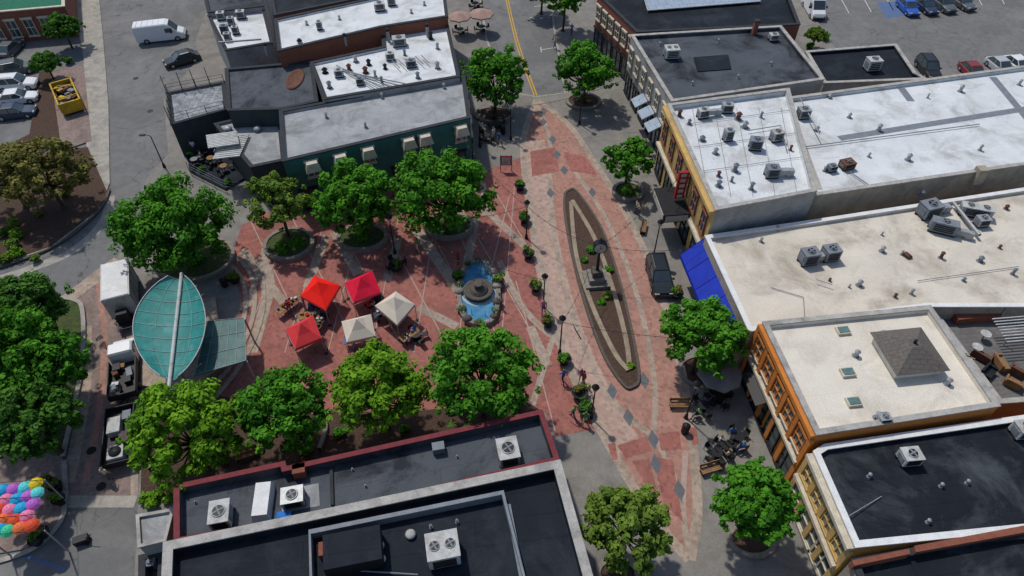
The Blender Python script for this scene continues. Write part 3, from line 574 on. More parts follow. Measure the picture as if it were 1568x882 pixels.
def tree(u,v,rpx,mt=LG,zc=5.,name='street_tree',dens=1.,flat=.92):
    c=P(u,v,zc); R=1.04*rpx/pxm(u,v,zc); e=root(name); K=int(125*dens)
    flat=min(flat,(zc-1.3)/R)
    ph=RNG.uniform(0,6.28,6); cs=[];rs=[];sh=[]
    while len(cs)<K:
        d=RNG.normal(size=3); d/=np.linalg.norm(d)
        if d[2]<-.6: continue
        az=math.atan2(d[1],d[0]); lob=1+.06*math.sin(3*az+ph[0])+.06*math.sin(5*az+ph[1])+.06*math.sin(2*az+4*d[2]+ph[2])
        rr=(RNG.uniform(.04,1)**.36)*lob*.88
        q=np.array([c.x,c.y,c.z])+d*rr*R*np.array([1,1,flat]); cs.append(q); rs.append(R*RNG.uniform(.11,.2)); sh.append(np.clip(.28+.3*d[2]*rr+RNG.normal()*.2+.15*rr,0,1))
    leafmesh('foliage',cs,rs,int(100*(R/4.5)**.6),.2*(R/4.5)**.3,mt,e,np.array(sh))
    fr=[];
    for i in range(int(70*dens)):
        d=RNG.normal(size=3); d/=np.linalg.norm(d); d[2]=abs(d[2])*.8-.2
        az=math.atan2(d[1],d[0]); lob=1+.06*math.sin(3*az+ph[0])+.06*math.sin(5*az+ph[1])
        fr.append(np.array([c.x,c.y,c.z])+d*R*np.array([1,1,flat])*RNG.uniform(.9,1.07)*lob)
    leafmesh('twig_leaves',fr,[R*.085]*len(fr),16,.18,mt,e)
    b=MB(); base=Vector((c.x,c.y,.12)); fork=Vector((c.x+.1,c.y,max(1.2,c.z-R*flat*.55))); rt=.035*R+.06
    b.cone(base,base.lerp(fork,.12),rt*1.7,rt,bark,9,False); b.cone(base.lerp(fork,.12),fork,rt,rt*.8,bark,9,False)
    for q in cs[:22]:
        q=Vector(q); mid=fork.lerp(q,.5)+Vector((0,0,-.12*R)); b.cone(fork,mid,rt*.5,rt*.28,bark,6,False); b.cone(mid,q,rt*.28,.02,bark,5,False)
    b.obj('trunk',e); return e
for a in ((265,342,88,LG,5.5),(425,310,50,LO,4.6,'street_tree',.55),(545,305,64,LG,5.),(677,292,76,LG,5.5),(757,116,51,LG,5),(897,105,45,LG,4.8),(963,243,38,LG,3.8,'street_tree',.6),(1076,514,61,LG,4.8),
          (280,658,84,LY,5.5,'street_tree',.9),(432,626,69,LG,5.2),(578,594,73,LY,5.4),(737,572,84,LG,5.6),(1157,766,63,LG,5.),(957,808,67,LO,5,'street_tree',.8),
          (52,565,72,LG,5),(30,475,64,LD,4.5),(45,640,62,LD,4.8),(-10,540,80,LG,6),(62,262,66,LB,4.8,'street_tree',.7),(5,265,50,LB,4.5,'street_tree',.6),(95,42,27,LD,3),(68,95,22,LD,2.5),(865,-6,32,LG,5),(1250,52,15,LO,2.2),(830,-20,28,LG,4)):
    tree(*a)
def bush(u,v,rpx,mt=LD,z=.2,name='shrub'):
    c=P(u,v,z); R=rpx/pxm(u,v,z); e=root(name); cs=[];
    for i in range(9):
        d=RNG.normal(size=3); d/=np.linalg.norm(d); cs.append(np.array([c.x,c.y,c.z+R*.6])+d*R*.55*np.array([1,1,.7]))
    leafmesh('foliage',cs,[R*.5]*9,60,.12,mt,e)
    b=MB(); 
    for q in cs[:4]: b.cone(c,Vector(q),.04,.015,bark,5,False)
    b.obj('stems',e)
for u,v,r,m in ((22,345,11,LO),(28,362,12,LY),(20,378,12,LO),(28,392,13,LY),(8,400,11,LO),(55,398,8,LO),(8,360,10,LO),(225,765,11,LY),(243,760,10,LY),(235,773,11,LY),(258,765,9,LY),(905,385,8,LG),(930,455,8,LO),(920,465,7,LG),(932,415,7,LG),(895,400,6,LG),(435,385,14,LG),(455,378,13,LG),(300,405,18,LG),(555,368,14,LG),(688,352,14,LG),(960,296,11,LG),(893,155,8,LD),(965,562,6,LY),(345,705,10,LG),(470,690,12,LG),(520,665,10,LG),(690,625,12,LG),(90,745,6,LD),(60,830,6,LD),(1240,75,8,LG),(1262,60,9,LG),(25,635,14,LG),(85,690,10,LG),(105,40,10,LD),(105,95,8,LD),(395,690,9,LO),(620,660,9,LG),(790,625,9,LG),(100,300,7,LO),(60,330,8,LB)): bush(u,v,r,m)
def planter(u,v,s=1.,flower=False):
    c=P(u,v,Z1); e=root('flower_planter'); b=MB(); b.lathe(c,[(.3*s,0),(.35*s,.08),(.5*s,.55),(.6*s,.6),(.58*s,.66),(.5*s,.62),(.01,.58)],dark,14); b.obj('pot',e)
    cs=[np.array([c.x+RNG.normal()*.2*s,c.y+RNG.normal()*.2*s,c.z+.8+RNG.uniform(0,.3)]) for _ in range(6)]
    leafmesh('plant',cs,[.3*s]*6,40,.1,random.choice([LG,LD,LO]),e)
    if flower: leafmesh('flowers',cs[:3],[.33*s]*3,14,.07,pinkf,e)
for i,(u,v) in enumerate([(796,290),(803,340),(809,394),(820,444),(839,498),(864,556),(887,607),(897,633),(605,412),(360,432),(763,438),(702,428),(1035,455)]): planter(u,v,1. if v<600 else 1.15,i%2==0)
# ---------- fountain
e=root('fountain'); b=MB(); xy=catmull(W2([(712,416),(735,403),(753,418),(763,452),(756,490),(735,500),(711,488),(703,452)],Z1),True)
b.poly([(p.x,p.y,Z1+.3) for p in xy],water); addstrip(b,xy,.4,Z1,stone,h=.5,closed=True,smooth=False,world=True)
c=P(733,452,Z1); b.lathe(c,[(1.2,0),(1.2,.6),(1.35,.65),(1.35,.8),(1.15,.85),(1.0,.75),(.8,.75),(.8,1.),(.45,1.1),(.01,1.1)],stoneD,20); b.lathe(c,[(1.6,.31),(1.4,.36),(1.2,.33)],foam,20)
b.lathe(c,[(.35,1.1),(.3,1.4),(.45,1.5),(.4,1.56),(.01,1.5)],stoneD,12)
for i in range(26):
    q=xy[int(i*len(xy)/26)]; k=RNG.uniform(.22,.42)
    if i%2: b.lathe((q.x,q.y,Z1+.45),[(k,0),(k*.9,k*.5),(k*.4,k*.8),(.01,k*.85)],random.choice([stone,stoneD,concL]),7,sx=1.2)
for i in range(7):
    q=xy[i*9%len(xy)]; q=q.lerp(Vector((c.x,c.y)),.25); b.cone((q.x,q.y,Z1+.3),(q.x,q.y,Z1+1.),.04,.02,foam,6)
b.obj('basin',e)
for i in (2,12,20,30,40,50,58): q=xy[i%len(xy)]; leafmesh('plants',[np.array([q.x,q.y,.85])],[.4],50,.1,LD if i%4 else LG,e)
# ---------- tents
def tent(px,m,h=2.2):
    q=[P(u,v,h) for u,v in px]; c=sum(q,Vector())/4; c.z=h+1.15; e=root('canopy_tent'); b=MB()
    for i in range(4):
        a_,b_=q[i],q[(i+1)%4]
        sag=[a_.lerp(c,.5)-Vector((0,0,.08)),b_.lerp(c,.5)-Vector((0,0,.08))]
        b.add([a_,b_,sag[1],sag[0],c],[(0,1,2,3),(3,2,4)],m)
        lo=Vector((0,0,.28)); b.add([a_,b_,b_-lo,a_-lo],[(0,3,2,1)],m)
        b.cone((a_.x,a_.y,Z1),a_,.035,.03,steel,5); b.box((a_.x,a_.y,Z1+.05),(.25,.25,.08),0,dark)
        b.cone(a_-Vector((0,0,.1)),b_-Vector((0,0,.1)),.02,.02,steel,4,False)
    b.obj('canopy_and_frame',e)
for px,m in (([(460,453),(481,422),(521,437),(498,474)],redc),([(527,433),(570,414),(583,447),(541,463)],crim),([(437,504),(479,482),(492,517),(452,534)],pinkc),([(574,468),(606,446),(635,466),(608,497)],beic),([(523,492),(568,481),(575,514),(531,524)],beic)): tent(px,m)
def folding_table(u,v,a,m=whp,l=1.8,name='market_table'):
    c=P(u,v,Z1); b=MB(); R=Matrix.Rotation(a,3,'Z'); b.box(c+Vector((0,0,.74)),(l,.75,.05),a,m)
    for dx in (-l*.42,l*.42):
        for dy in (-.3,.3): q=c+R@Vector((dx,dy,0)); b.cone(q,q+Vector((0,0,.72)),.02,.02,steel,5)
    for k in range(6):
        q=c+R@Vector((random.uniform(-l*.4,l*.4),random.uniform(-.25,.25),.77+.1)); b.box(q,(.25,.2,.2),random.random()*3,random.choice([redc,wood,hvw,bluep,dark]))
    b.obj(name)
for u,v,a in ((440,478,.9),(448,470,.9),(490,478,.2),(505,470,1.3),(475,490,.4),(575,470,.9),(590,488,.3),(628,520,.8),(492,500,1.2),(545,528,.2),(478,530,.6),(612,490,1.)): folding_table(u,v,a,random.choice([bluep,wood,dark,dark]))
for u,v in ((638,520),(1110,690),(1128,676),(1095,700),(1075,628),(1100,615),(607,410),(760,195),(745,215)): table_set(u,v,r=.42)
table_set(1092,600,r=.6,par=(1.75,grc)); table_set(705,52,par=(1.6,dusty)); table_set(738,48,par=(1.7,dusty)); table_set(728,12,par=(1.6,dusty))
def bench(u,v,a):
    c=P(u,v,Z1); b=MB(); R=Matrix.Rotation(a,3,'Z')
    for k in range(4): b.box(c+R@Vector((0,-.2+k*.13,.45)),(1.6,.1,.05),a,wood)
    for k in range(3): b.box(c+R@Vector((0,.3,.6+k*.12)),(1.6,.04,.09),a,wood)
    for s in (-.7,.7):
        b.box(c+R@Vector((s,0,.22)),(.06,.5,.44),a,dark); b.box(c+R@Vector((s,.28,.65)),(.06,.05,.5),a,dark)
    b.obj('park_bench')
for u,v,a in ((1040,624,0),(1087,722,.3),(985,352,1.3),(380,700,.4),(355,432,.8)): bench(u,v,a)
# ---------- canopy stage
e=root('glass_leaf_canopy'); b=MB(); hz=4.4
top=P(276,430,hz); bot=P(266,583,hz); n=16; rows=[]
for i in range(n+1):
    t=i/n; s=math.sin(math.pi*(.03+.94*t))**.6; cen=top.lerp(bot,t); rows.append((cen,s))
wl,wr=P(206,505,hz),P(322,490,hz); cm=P(272,497,hz); LW=cm.x-wl.x; RW=wr.x-cm.x
for sgn,Wd in ((-1,LW),(1,RW)):
    m_=6; vs=[]
    for cen,s in rows:
        for j in range(m_+1):
            k=j/m_; vs.append(cen+Vector((sgn*Wd*s*k,0,.5*k*k+.1)))
    fs=[(i*(m_+1)+j,i*(m_+1)+j+1,(i+1)*(m_+1)+j+1,(i+1)*(m_+1)+j) for i in range(n) for j in range(m_)]
    b.add(vs,fs,tealm)
    for i in range(0,n+1,2): b.tube([vs[i*(m_+1)+j]+Vector((0,0,.03)) for j in range(m_+1)],.022,steel,4)
    for j in (3,6): b.tube([vs[i*(m_+1)+j]+Vector((0,0,.03)) for i in range(n+1)],.015 if j<6 else .05,steel,4)
b.tube([top+Vector((0,.6,.25)),bot+Vector((0,-.8,.25))],.15,hvw,8)
for t in (.15,.5,.85):
    q=top.lerp(bot,t); b.cone((q.x,q.y,.12),(q.x,q.y,hz+.1),.14,.12,steel,8)
    for s in (-1,1): b.tube([Vector((q.x,q.y,hz-1.8)),Vector((q.x+s*2,q.y,hz+.05))],.05,steel,5)
b.obj('canopy_glass_and_ribs',e)
b=MB(); b.prism(W2([(225,470),(330,455),(345,560),(280,600),(215,590)],.4),.12,.45,stone,tanb); b.obj('stage_platform',e)
e=root('flat_glass_canopy'); b=MB(); q=[P(318,492,3.2),P(374,487,3.2),P(377,552,3.2),P(298,575,3.2)]; b.prism([v.xy for v in q],3.1,3.2,tealg,bottom=True)
for k in range(6): b.tube([q[0].lerp(q[1],k/5)+Vector((0,0,.03)),q[3].lerp(q[2],k/5)+Vector((0,0,.03))],.02,steel,4)
for k in range(4): b.tube([q[0].lerp(q[3],k/3)+Vector((0,0,.04)),q[1].lerp(q[2],k/3)+Vector((0,0,.04))],.02,steel,4)
for v in q: b.cone((v.x,v.y,.12),(v.x,v.y,3.1),.08,.08,steel,6)
b.obj('roof_and_posts',e)
# ---------- lamps & posts
def lamp(u,v,h=3.8,arm=False,name='street_lamp'):
    c=P(u,v,Z0); b=MB(); b.cone(c,c+Vector((0,0,.5)),.18,.12,dark,8); b.cone(c+Vector((0,0,.5)),c+Vector((0,0,h)),.07,.05,dark,8)
    if arm:
        b.tube([c+Vector((0,0,h)),c+Vector((-.4,0,h+.15)),c+Vector((-.7,0,h+.15))],.04,dark); b.box(c+Vector((-.8,0,h+.12)),(.6,.3,.1),0,dark)
    else:
        b.lathe(c+Vector((0,0,h)),[(.06,0),(.16,.1),(.22,.5),(.2,.52)],lampg,10); b.lathe(c+Vector((0,0,h+.5)),[(.3,0),(.28,.05),(.1,.25),(.01,.4)],dark,10)
    b.obj(name); return c+Vector((0,0,h))
LP=[lamp(857,541,4.),lamp(806,365,4.),lamp(782,214,4.2),lamp(887,190,4.),lamp(252,256,4.,True),lamp(832,470,3.4),lamp(1050,640,4),lamp(735,225,4.),lamp(1000,395,4.),lamp(605,388,4.),lamp(905,640,3.6),lamp(8,470,5,True)]
e=root('clock_column'); c=P(912,432,Z1); b=MB(); b.box(c+Vector((0,0,.25)),(2.2,2.2,.5),.1,stone); b.box(c+Vector((0,0,.75)),(1.5,1.5,.5),.1,stone); b.box(c+Vector((0,0,1.3)),(.9,.9,.7),.1,stoneD)
b.cone(c+Vector((0,0,1.6)),c+Vector((0,0,4.)),.16,.1,dark,8); b.cone(c+Vector((0,-.28,4.5)),c+Vector((0,.28,4.5)),.62,.62,dark,16); b.cone(c+Vector((0,-.3,4.5)),c+Vector((0,-.29,4.5)),.52,.52,lampg,16); b.box(c+Vector((0,-.31,4.6)),(.04,.03,.35),0,dark); b.box(c+Vector((.1,-.31,4.5)),(.25,.03,.04),0,dark)
b.lathe(c+Vector((0,0,5.05)),[(.35,0),(.25,.12),(.08,.3),(.01,.5)],dark,10); b.obj('column_and_clock',e)
clk=c+Vector((0,0,4.6))
b=MB()
def cable(a_,c_,sag=.7):
    pts=[]
    for i in range(13):
        t=i/12; q=Vector(a_).lerp(Vector(c_),t); q.z-=sag*4*t*(1-t); pts.append(q)
    b.tube(pts,.018,dark,4)
    for q in pts[1:-1]: b.cone(q-Vector((0,0,.14)),q,.05,.02,lampg,5)
cable(clk,P(1012,290,6)); cable(clk,LP[1]); cable(clk,P(1085,375,5.)); cable(clk,LP[0]); cable(LP[1],P(700,200,6)); cable(LP[1],LP[9]); cable(LP[9],P(560,220,5.8)); cable(LP[0],P(1160,520,6)); cable(LP[5],LP[9]); cable(LP[2],P(960,120,5.5))
b.obj('string_lights')
b=MB(); c=P(775,262,Z0); 
for s in (-.6,.6): b.cone(c+Vector((s,0,0)),c+Vector((s,0,2.1)),.04,.04,dark,6)
b.box(c+Vector((0,0,1.4)),(1.1,.1,1.2),0,sign_red); b.box(c+Vector((0,-.06,1.4)),(.9,.04,1.),0,hvw); b.obj('information_sign')
for (u,v) in ((345,438),(1048,662),(770,205)):
    c=P(u,v,Z1); b=MB(); b.lathe(c,[(.25,0),(.3,.1),(.3,.85),(.33,.9),(.2,1.05),(.01,1.1)],dark,10); b.obj('litter_bin')
# ---------- vehicles
def paint(n,c): return mat('paint_'+n,c,c,1,.3,spec=.6,fine=.03)
def loft(b,R,c,sts,W,m,glassseg=(),gm=glass):
    vs=[];k=8
    for x,zt,wf,zb in sts:
        w=W/2*wf
        for y,z in ((-w,zb),(-w*1.0,zb+.3),(-w*.97,zt-.12),(-w*.84,zt),(w*.84,zt),(w*.97,zt-.12),(w,zb+.3),(w,zb)): vs.append(c+R@Vector((x,y,z)))
    for i in range(len(sts)-1):
        for j in range(k):
            f=(i*k+j,(i+1)*k+j,(i+1)*k+(j+1)%k,i*k+(j+1)%k)
            b.add([vs[t] for t in f],[(0,1,2,3)],gm if (i in glassseg and j==3) else m,j in(2,4) )
    b.add(vs[:k],[tuple(range(k))],m); b.add(vs[-k:],[tuple(range(k))[::-1]],m)
def wheels(b,R,c,L,W,xs,r=.34):
    for x in xs:
        for s in (-1,1):
            p0=c+R@Vector((x,s*(W/2-.2),r)); p1=c+R@Vector((x,s*(W/2+.02),r)); b.cone(p0,p1,r,r,black,16); p2=c+R@Vector((x,s*(W/2+.03),r)); b.cone(p1,p2,r*.6,r*.5,chrome,10)
def car(a_,f_,m,kind='sedan',name='parked_car',L=None,z=.0):
    A=P(*a_,.6);F_=P(*f_,.6); c=(A+F_)/2; c.z=z; d=F_-A; an=math.atan2(d.y,d.x); R=Matrix.Rotation(an,3,'Z'); e=root(name); b=MB()
    if kind=='van':
        L=L or 5.9; W=2.05
        loft(b,R,c,[(-.5*L,2.2,.9,.35),(-.485*L,2.45,.97,.3),(.14*L,2.5,.97,.3),(.22*L,2.35,.95,.3),(.36*L,1.35,.95,.3),(.47*L,1.05,.9,.3),(.5*L,.75,.82,.35)],W,m,(3,))
        wheels(b,R,c,L,W,(-.3*L,.33*L),.36)
        for s in (-1,1):
            b.box(c+R@Vector((.2*L,s*(W/2*.965),1.6)),(.9,.06,.55),an,glass); b.box(c+R@Vector((.25*L,s*(W/2+.15),1.45)),(.15,.25,.3),an,dark)
            b.box(c+R@Vector((.49*L,s*.75,.75)),(.12,.3,.2),an,lampg); b.box(c+R@Vector((-.495*L,s*.85,1.2)),(.06,.15,.5),an,sign_red)
        b.box(c+R@Vector((-.5*L,0,1.7)),(.05,1.4,.5),an,glass); b.box(c+R@Vector((.5*L,0,.45)),(.14,1.7,.25),an,dark)
        for k in range(5): b.box(c+R@Vector((-.42*L+k*.7,0,2.5)),(.06,1.5,.05),an,m)
    else:
        suv=kind=='suv'; L=L or (4.75 if suv else 4.55); W=1.9 if suv else 1.82; H=1.7 if suv else 1.45; bz=1.02 if suv else .92
        loft(b,R,c,[(-.5*L,.7,.8,.35),(-.48*L,bz-.06,.92,.28),(-.38*L,bz,1,.25),(0,bz,1,.22),(.2*L,bz-.02,1,.25),(.38*L,bz-.12,.98,.25),(.47*L,bz-.22,.9,.28),(.5*L,.55,.8,.35)],W,m)
        x0,x1,t0,t1=(-.47,.22,-.40,.06) if suv else (-.40,.22,-.25,.05)
        bt=[Vector((x*L,y*W*.45,bz-.01)) for x,y in ((x0,-1),(x1,-1),(x1,1),(x0,1))]; tp=[Vector((x*L,y*W*.37,H)) for x,y in ((t0,-1),(t1,-1),(t1,1),(t0,1))]
        bt=[c+R@v for v in bt]; tp=[c+R@v for v in tp]
        for i in range(4): j=(i+1)%4; b.add([bt[i],bt[j],tp[j],tp[i]],[(0,1,2,3)],glass); b.tube([bt[i],tp[i]],.05,m,5); b.tube([tp[i],tp[j]],.045,m,5)
        for i,j in ((0,1),(3,2)): b.tube([bt[i].lerp(bt[j],.52),tp[i].lerp(tp[j],.52)],.045,m,5)
        ctr=sum(tp,Vector())/4+Vector((0,0,.06)); ins=[v.lerp(ctr,.25)+Vector((0,0,.045)) for v in tp]
        for i in range(4): j=(i+1)%4; b.add([tp[i],tp[j],ins[j],ins[i]],[(0,1,2,3)],m,True)
        b.add(ins,[(0,1,2,3)],m)
        if suv:
            for s in (-1,1): b.tube([c+R@Vector((t0*L+.2,s*W*.34,H+.1)),c+R@Vector((t1*L-.2,s*W*.34,H+.1))],.03,dark,4)
        wheels(b,R,c,L,W,(-.3*L,.31*L))
        for s in (-1,1):
            b.box(c+R@Vector((.475*L,s*W*.33,.68)),(.14,.4,.14),an,lampg); b.box(c+R@Vector((-.485*L,s*W*.36,.78)),(.1,.3,.16),an,sign_red); b.box(c+R@Vector((.17*L,s*(W/2+.1),bz+.05)),(.14,.2,.14),an,m)
        b.box(c+R@Vector((.5*L,0,.5)),(.06,1.1,.2),an,dark); b.box(c+R@Vector((-.5*L,0,.45)),(.08,1.3,.18),an,dark)
    b.obj('body',e)
white=paint('white',(.68,.69,.70)); blk=paint('black',(.012,.013,.015)); navy=paint('navy',(.02,.035,.08)); blue=paint('blue',(.02,.09,.4)); sil=paint('silver',(.4,.42,.44)); gry=paint('grey',(.09,.10,.11)); teal=paint('black_teal',(.008,.014,.017)); redp=paint('red',(.2,.02,.02))
car((210,58),(285,50),white,'van','delivery_van',6.3)
car((300,84),(256,96),blk); car((-2,110),(50,100),gry,'suv'); car((0,130),(52,126),white,'suv'); car((2,152),(52,146),white); car((-2,174),(48,168),navy); car((0,88),(30,60),gry)
car((1003,400),(1016,450),teal,'suv','black_suv',4.8,z=Z2+.002)
car((1236,-4),(1256,30),white,'van','delivery_van',6.); car((1378,-2),(1404,24),blue); car((1404,-2),(1432,20),navy); car((1430,-4),(1458,16),gry,'suv'); car((1458,-6),(1488,12),gry); car((1412,92),(1432,118),blk,'suv'); car((1480,100),(1500,120),redp); car((1520,92),(1545,112),sil); car((1548,92),(1570,108),white)
def frame(a_,f_):
    A=P(*a_,.8);F_=P(*f_,.8);c=(A+F_)/2;c.z=0;d=F_-A;an=math.atan2(d.y,d.x);return c,an,Matrix.Rotation(an,3,'Z'),d.length
c,an,R,Lg=frame((192,500),(190,420)); e=root('box_truck'); b=MB(); L=6.2
b.box(c+R@Vector((.5,0,1.75)),(4.6,2.2,2.3),an,hvw,mtop=capW); b.box(c+R@Vector((.5,0,2.93)),(4.5,2.1,.06),an,capW)
for s in (-1,1):
    b.box(c+R@Vector((.5,s*1.11,2.86)),(4.7,.06,.12),an,steel); b.box(c+R@Vector((.5,s*1.11,.62)),(4.7,.06,.12),an,dark)
    for k in range(5): b.box(c+R@Vector((-1.6+k*1.05,s*1.12,1.75)),(.06,.05,2.2),an,steel)
b.box(c+R@Vector((.3,0,.55)),(6,.9,.2),an,dark); wheels(b,R,c,L,2.1,(-1.2,-.4,2.6),.4); b.box(c+R@Vector((-2.7,0,.6)),(1.4,1.4,.12),an,dark); b.box(c+R@Vector((-2.4,0,1.2)),(.8,1.1,1.1),an,dark,taper=.8); b.obj('body',e)
c,an,R,Lg=frame((190,605),(192,530)); e=root('flatbed_truck'); b=MB(); L=6.
loft(b,R,c+R@Vector((1.7,0,0)),[(-.9,1.9,.9,.45),(-.8,2.05,.95,.4),(.2,2.05,.95,.4),(.65,1.3,.97,.4),(1.3,1.15,.92,.4),(1.45,.8,.85,.45)],2.,white,(2,))
for s in (-1,1): b.box(c+R@Vector((1.6,s*.97,1.6)),(1.,.05,.45),an,glass); b.box(c+R@Vector((2.3,s*1.15,1.35)),(.12,.25,.25),an,dark); b.box(c+R@Vector((-1.1,s*1.0,1.15)),(3.6,.08,.55),an,dark); b.box(c+R@Vector((3.1,s*.7,.85)),(.12,.3,.2),an,lampg)
b.box(c+R@Vector((-1.1,0,.8)),(3.6,2.,.14),an,dark); b.box(c+R@Vector((-2.9,0,1.15)),(.08,2.,.55),an,dark); wheels(b,R,c,L,2.,(-1.6,2.3),.4)
for k in range(10): b.box(c+R@Vector((random.uniform(-2.6,.4),random.uniform(-.7,.7),1.1)),(random.uniform(.3,.9),random.uniform(.3,.6),random.uniform(.3,.6)),an+random.uniform(-.3,.3),random.choice([dark,steel,wood,hvg,rust]))
b.obj('body',e)
c,an,R,Lg=frame((180,705),(186,632)); e=root('utility_trailer'); b=MB()
b.box(c+Vector((0,0,.6)),(5.,2.,.14),an,dark)
for s in (-1,1): b.box(c+R@Vector((0,s*1.,.95)),(5.,.06,.5),an,dark); b.box(c+R@Vector((s*2.5,0,.95)),(.06,2.,.5),an,dark)
b.tube([c+R@Vector((2.5,.6,.6)),c+R@Vector((3.7,0,.55)),c+R@Vector((2.5,-.6,.6))],.05,dark); wheels(b,R,c,5,2.1,(-.5,.4),.33)
b.box(c+R@Vector((-1.7,0,1.)),(1.1,1.1,.7),an,hvw); b.lathe(c+R@Vector((-1.7,0,1.35)),[(.45,0),(.4,.15),(.01,.2)],dark,12); b.box(c+R@Vector((.8,.3,1.)),(1.4,.9,.6),an,hvw); b.box(c+R@Vector((1.6,-.5,.9)),(.8,.6,.5),an,hvg); b.box(c+R@Vector((-.3,-.4,.9)),(.9,.7,.4),an,stoneD)
b.obj('body',e)
c,an,R,Lg=frame((92,122),(118,182)); c.z=Z0+.03; e=root('yellow_dumpster'); b=MB(); L,W=5.6,2.3
b.box(c+Vector((0,0,.25)),(L,W*.9,.2),an,dark)
for s in (-1,1):
    b.box(c+R@Vector((0,s*W/2,.95)),(L,.08,1.3),an,yelm); b.box(c+R@Vector((s*L/2,0,.95)),(.08,W,1.3),an,yelm); b.box(c+R@Vector((0,s*W/2,1.62)),(L+.1,.16,.12),an,yelm); b.box(c+R@Vector((s*L/2,0,1.62)),(.16,W,.12),an,yelm)
    for k in range(7): b.box(c+R@Vector((-L/2+.4+k*.8,s*(W/2+.07),.95)),(.1,.1,1.2),an,yelm)
for k in range(2): b.box(c+R@Vector((-1.2+k*2.6,0,1.66)),(.12,W,.08),an,yelm)
for k in range(26): b.box(c+R@Vector((random.uniform(-2.4,2.4),random.uniform(-.9,.9),random.uniform(.9,1.3))),(random.uniform(.3,1),random.uniform(.2,.6),.25),random.random()*3,random.choice([wood,yelm,hvg,stone,rust,yelm]))
b.obj('body',e)
e=root('umbrella_installation'); cols=[(.02,.35,.6),(.7,.5,.02),(.65,.08,.03),(.45,.12,.5),(.05,.5,.25),(.75,.2,.35),(.1,.6,.6),(.7,.15,.05)]
pts=[(3,750),(20,748),(38,745),(54,740),(8,765),(25,764),(42,760),(56,755),(-4,780),(14,780),(32,778),(50,772),(4,795),(22,796),(40,790),(-2,810),(12,812),(30,808),(48,804),(-15,765),(-18,795)]
for i,(u,v) in enumerate(pts):
    b=MB(); c=P(u,v,3.2); ci=cols[(i*3+i//4)%8]; m=mat('umbrella_%d'%((i*3+i//4)%8),ci,ci,1,.6,fine=.03); n=16; r=.5; vs=[]
    for k,(rr,zz) in enumerate(((.01,.3),(.35,.26),(.7,.14),(1,-.05))):
        for j in range(n): t=2*math.pi*j/n; q=rr*r*(1 if j%2==0 else 1-.06*k/3*rr); vs.append(c+Vector((q*math.cos(t),q*math.sin(t),zz)))
    b.add(vs,[(k*n+j,k*n+(j+1)%n,(k+1)*n+(j+1)%n,(k+1)*n+j) for k in range(3) for j in range(n)],m); b.cone(c+Vector((0,0,-.5)),c+Vector((0,0,.4)),.012,.012,steel,5); b.obj('umbrella',e)
b=MB()
for u,v in ((-25,740),(68,735),(68,812),(-25,820)): q=P(u,v,3.4); b.cone((q.x,q.y,.1),q,.06,.05,steel,6)
for (a_,c_) in (((-25,740),(68,735)),((-25,765),(68,760)),((-25,795),(68,786)),((-25,820),(68,812)),((68,735),(68,812)),((-25,740),(-25,820))): b.tube([P(*a_,3.5),P(*c_,3.5)],.02,dark,4)
b.obj('frame_and_wires',e)
for (u,v) in ((78,745),(90,750),(70,820),(60,832),(95,770)): planter(u,v,.8,True)
